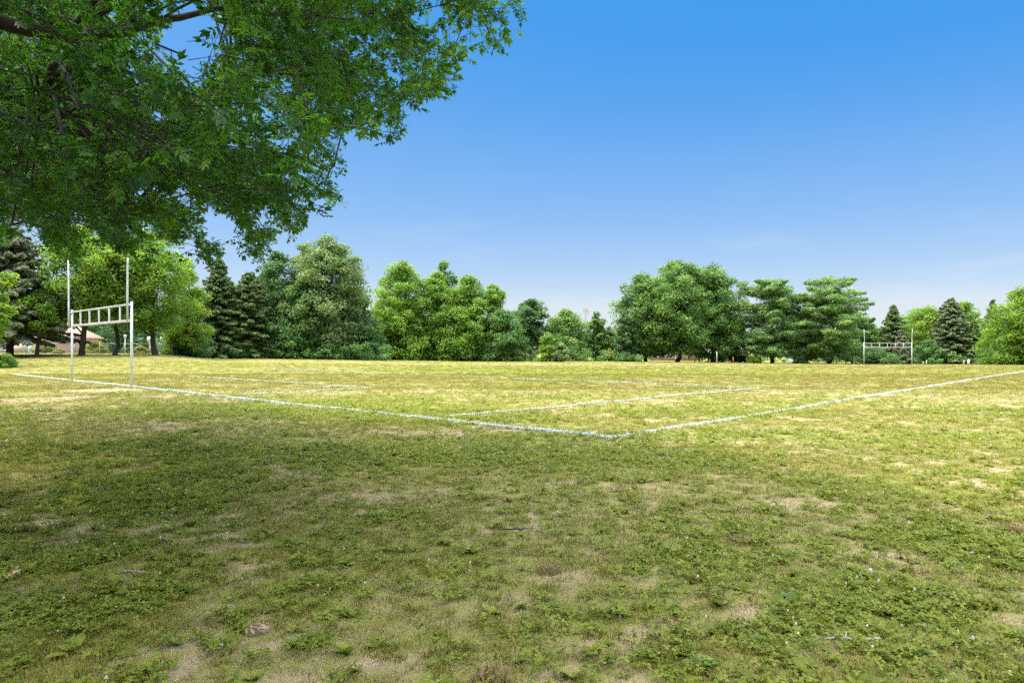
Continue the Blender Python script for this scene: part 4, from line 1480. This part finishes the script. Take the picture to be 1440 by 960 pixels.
w = bpy.data.worlds.new("World")
scene.world = w
w.use_nodes = True
nt = w.node_tree
nt.nodes.clear()
wo = nt.nodes.new("ShaderNodeOutputWorld")
bg = nt.nodes.new("ShaderNodeBackground")
sky = nt.nodes.new("ShaderNodeTexSky")
sky.sky_type = "NISHITA"
sky.sun_disc = False
sky.sun_elevation = SUN_EL
sky.sun_rotation = math.atan2(az[0], az[1])
sky.altitude = 100
sky.air_density = 1.0
sky.dust_density = 1.2
sky.ozone_density = 2.0
bg.inputs["Strength"].default_value = .115
# a few thin clouds low over the horizon
tc = nt.nodes.new("ShaderNodeTexCoord")
mp = nt.nodes.new("ShaderNodeMapping")
mp.inputs["Scale"].default_value = (3, 3, 16)
nt.links.new(tc.outputs["Generated"], mp.inputs[0])
nz = N(nt, "ShaderNodeTexNoise", i_Scale=2.0, i_Detail=6.0, i_Roughness=.6)
nt.links.new(mp.outputs[0], nz.inputs["Vector"])
mr = N(nt, "ShaderNodeMapRange", i_From_Min=.54, i_From_Max=.78, i_To_Max=.22)
nt.links.new(nz.outputs[0], mr.inputs[0])
sx = nt.nodes.new("ShaderNodeSeparateXYZ")
nt.links.new(tc.outputs["Generated"], sx.inputs[0])
lowm = N(nt, "ShaderNodeMapRange", i_From_Min=.26, i_From_Max=.02)
nt.links.new(sx.outputs[2], lowm.inputs[0])
cf = math_node(nt, "MULTIPLY", mr.outputs[0], lowm.outputs[0], True)
sep = nt.nodes.new("ShaderNodeSeparateColor")
sep.mode = "HSV"
nt.links.new(sky.outputs[0], sep.inputs[0])


def curve(v, pts):
    f = nt.nodes.new("ShaderNodeFloatCurve")
    c = f.mapping.curves[0]
    c.points[0].location, c.points[-1].location = pts[0], pts[-1]
    for p in pts[1:-1]:
        c.points.new(*p)
    for p in c.points:
        p.handle_type = "VECTOR"
    f.mapping.update()
    nt.links.new(v, f.inputs["Value"])
    return f.outputs[0]


sat = curve(sep.outputs[1], [(0, .0), (.2, .22), (.31, .38), (.484, .60), (.586, .78), (.633, .92), (1, 1)])
# fill added overhead out of view: sky paled and brightened to lift the shade
sky_fill = N(nt, "ShaderNodeMapRange", i_From_Min=.50, i_From_Max=.80)
nt.links.new(sx.outputs[2], sky_fill.inputs[0])
sat = math_node(nt, "MULTIPLY", sat, math_node(nt, "SUBTRACT", 1.0, math_node(nt, "MULTIPLY", sky_fill.outputs[0], .80)))
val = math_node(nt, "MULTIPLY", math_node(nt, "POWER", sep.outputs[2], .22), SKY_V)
val = math_node(nt, "MULTIPLY", val, math_node(nt, "ADD", 1.0, math_node(nt, "MULTIPLY", sky_fill.outputs[0], 9.0)))
cmb = nt.nodes.new("ShaderNodeCombineColor")
cmb.mode = "HSV"
hue = N(nt, "ShaderNodeMapRange", i_From_Min=.25, i_From_Max=.63, i_To_Min=.584, i_To_Max=.608)
nt.links.new(sep.outputs[1], hue.inputs[0])
for a_, b_ in ((hue.outputs[0], 0), (sat, 1), (val, 2)):
    nt.links.new(a_, cmb.inputs[b_])
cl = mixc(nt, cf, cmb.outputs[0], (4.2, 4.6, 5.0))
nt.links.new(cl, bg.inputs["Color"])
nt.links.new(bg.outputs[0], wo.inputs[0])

cam = bpy.data.cameras.new("camera")
cam.sensor_width = 36
cam.lens = 24
cam.shift_y = (HY - 480) / 1440
cam.clip_start = .05
cam.clip_end = 5000
co = bpy.data.objects.new("camera", cam)
co.location = (0, 0, CAM_H)
co.rotation_euler = (math.radians(90), 0, 0)
COL.objects.link(co)
scene.camera = co

scene.render.engine = "CYCLES"
scene.cycles.max_bounces = 7
scene.cycles.diffuse_bounces = 4
scene.cycles.transmission_bounces = 3
scene.cycles.glossy_bounces = 2
scene.cycles.use_denoising = False
scene.cycles.sample_clamp_indirect = 4
scene.view_settings.view_transform = "Standard"
scene.view_settings.look = "None"
scene.view_settings.gamma = 1
scene.view_settings.exposure = 1.08
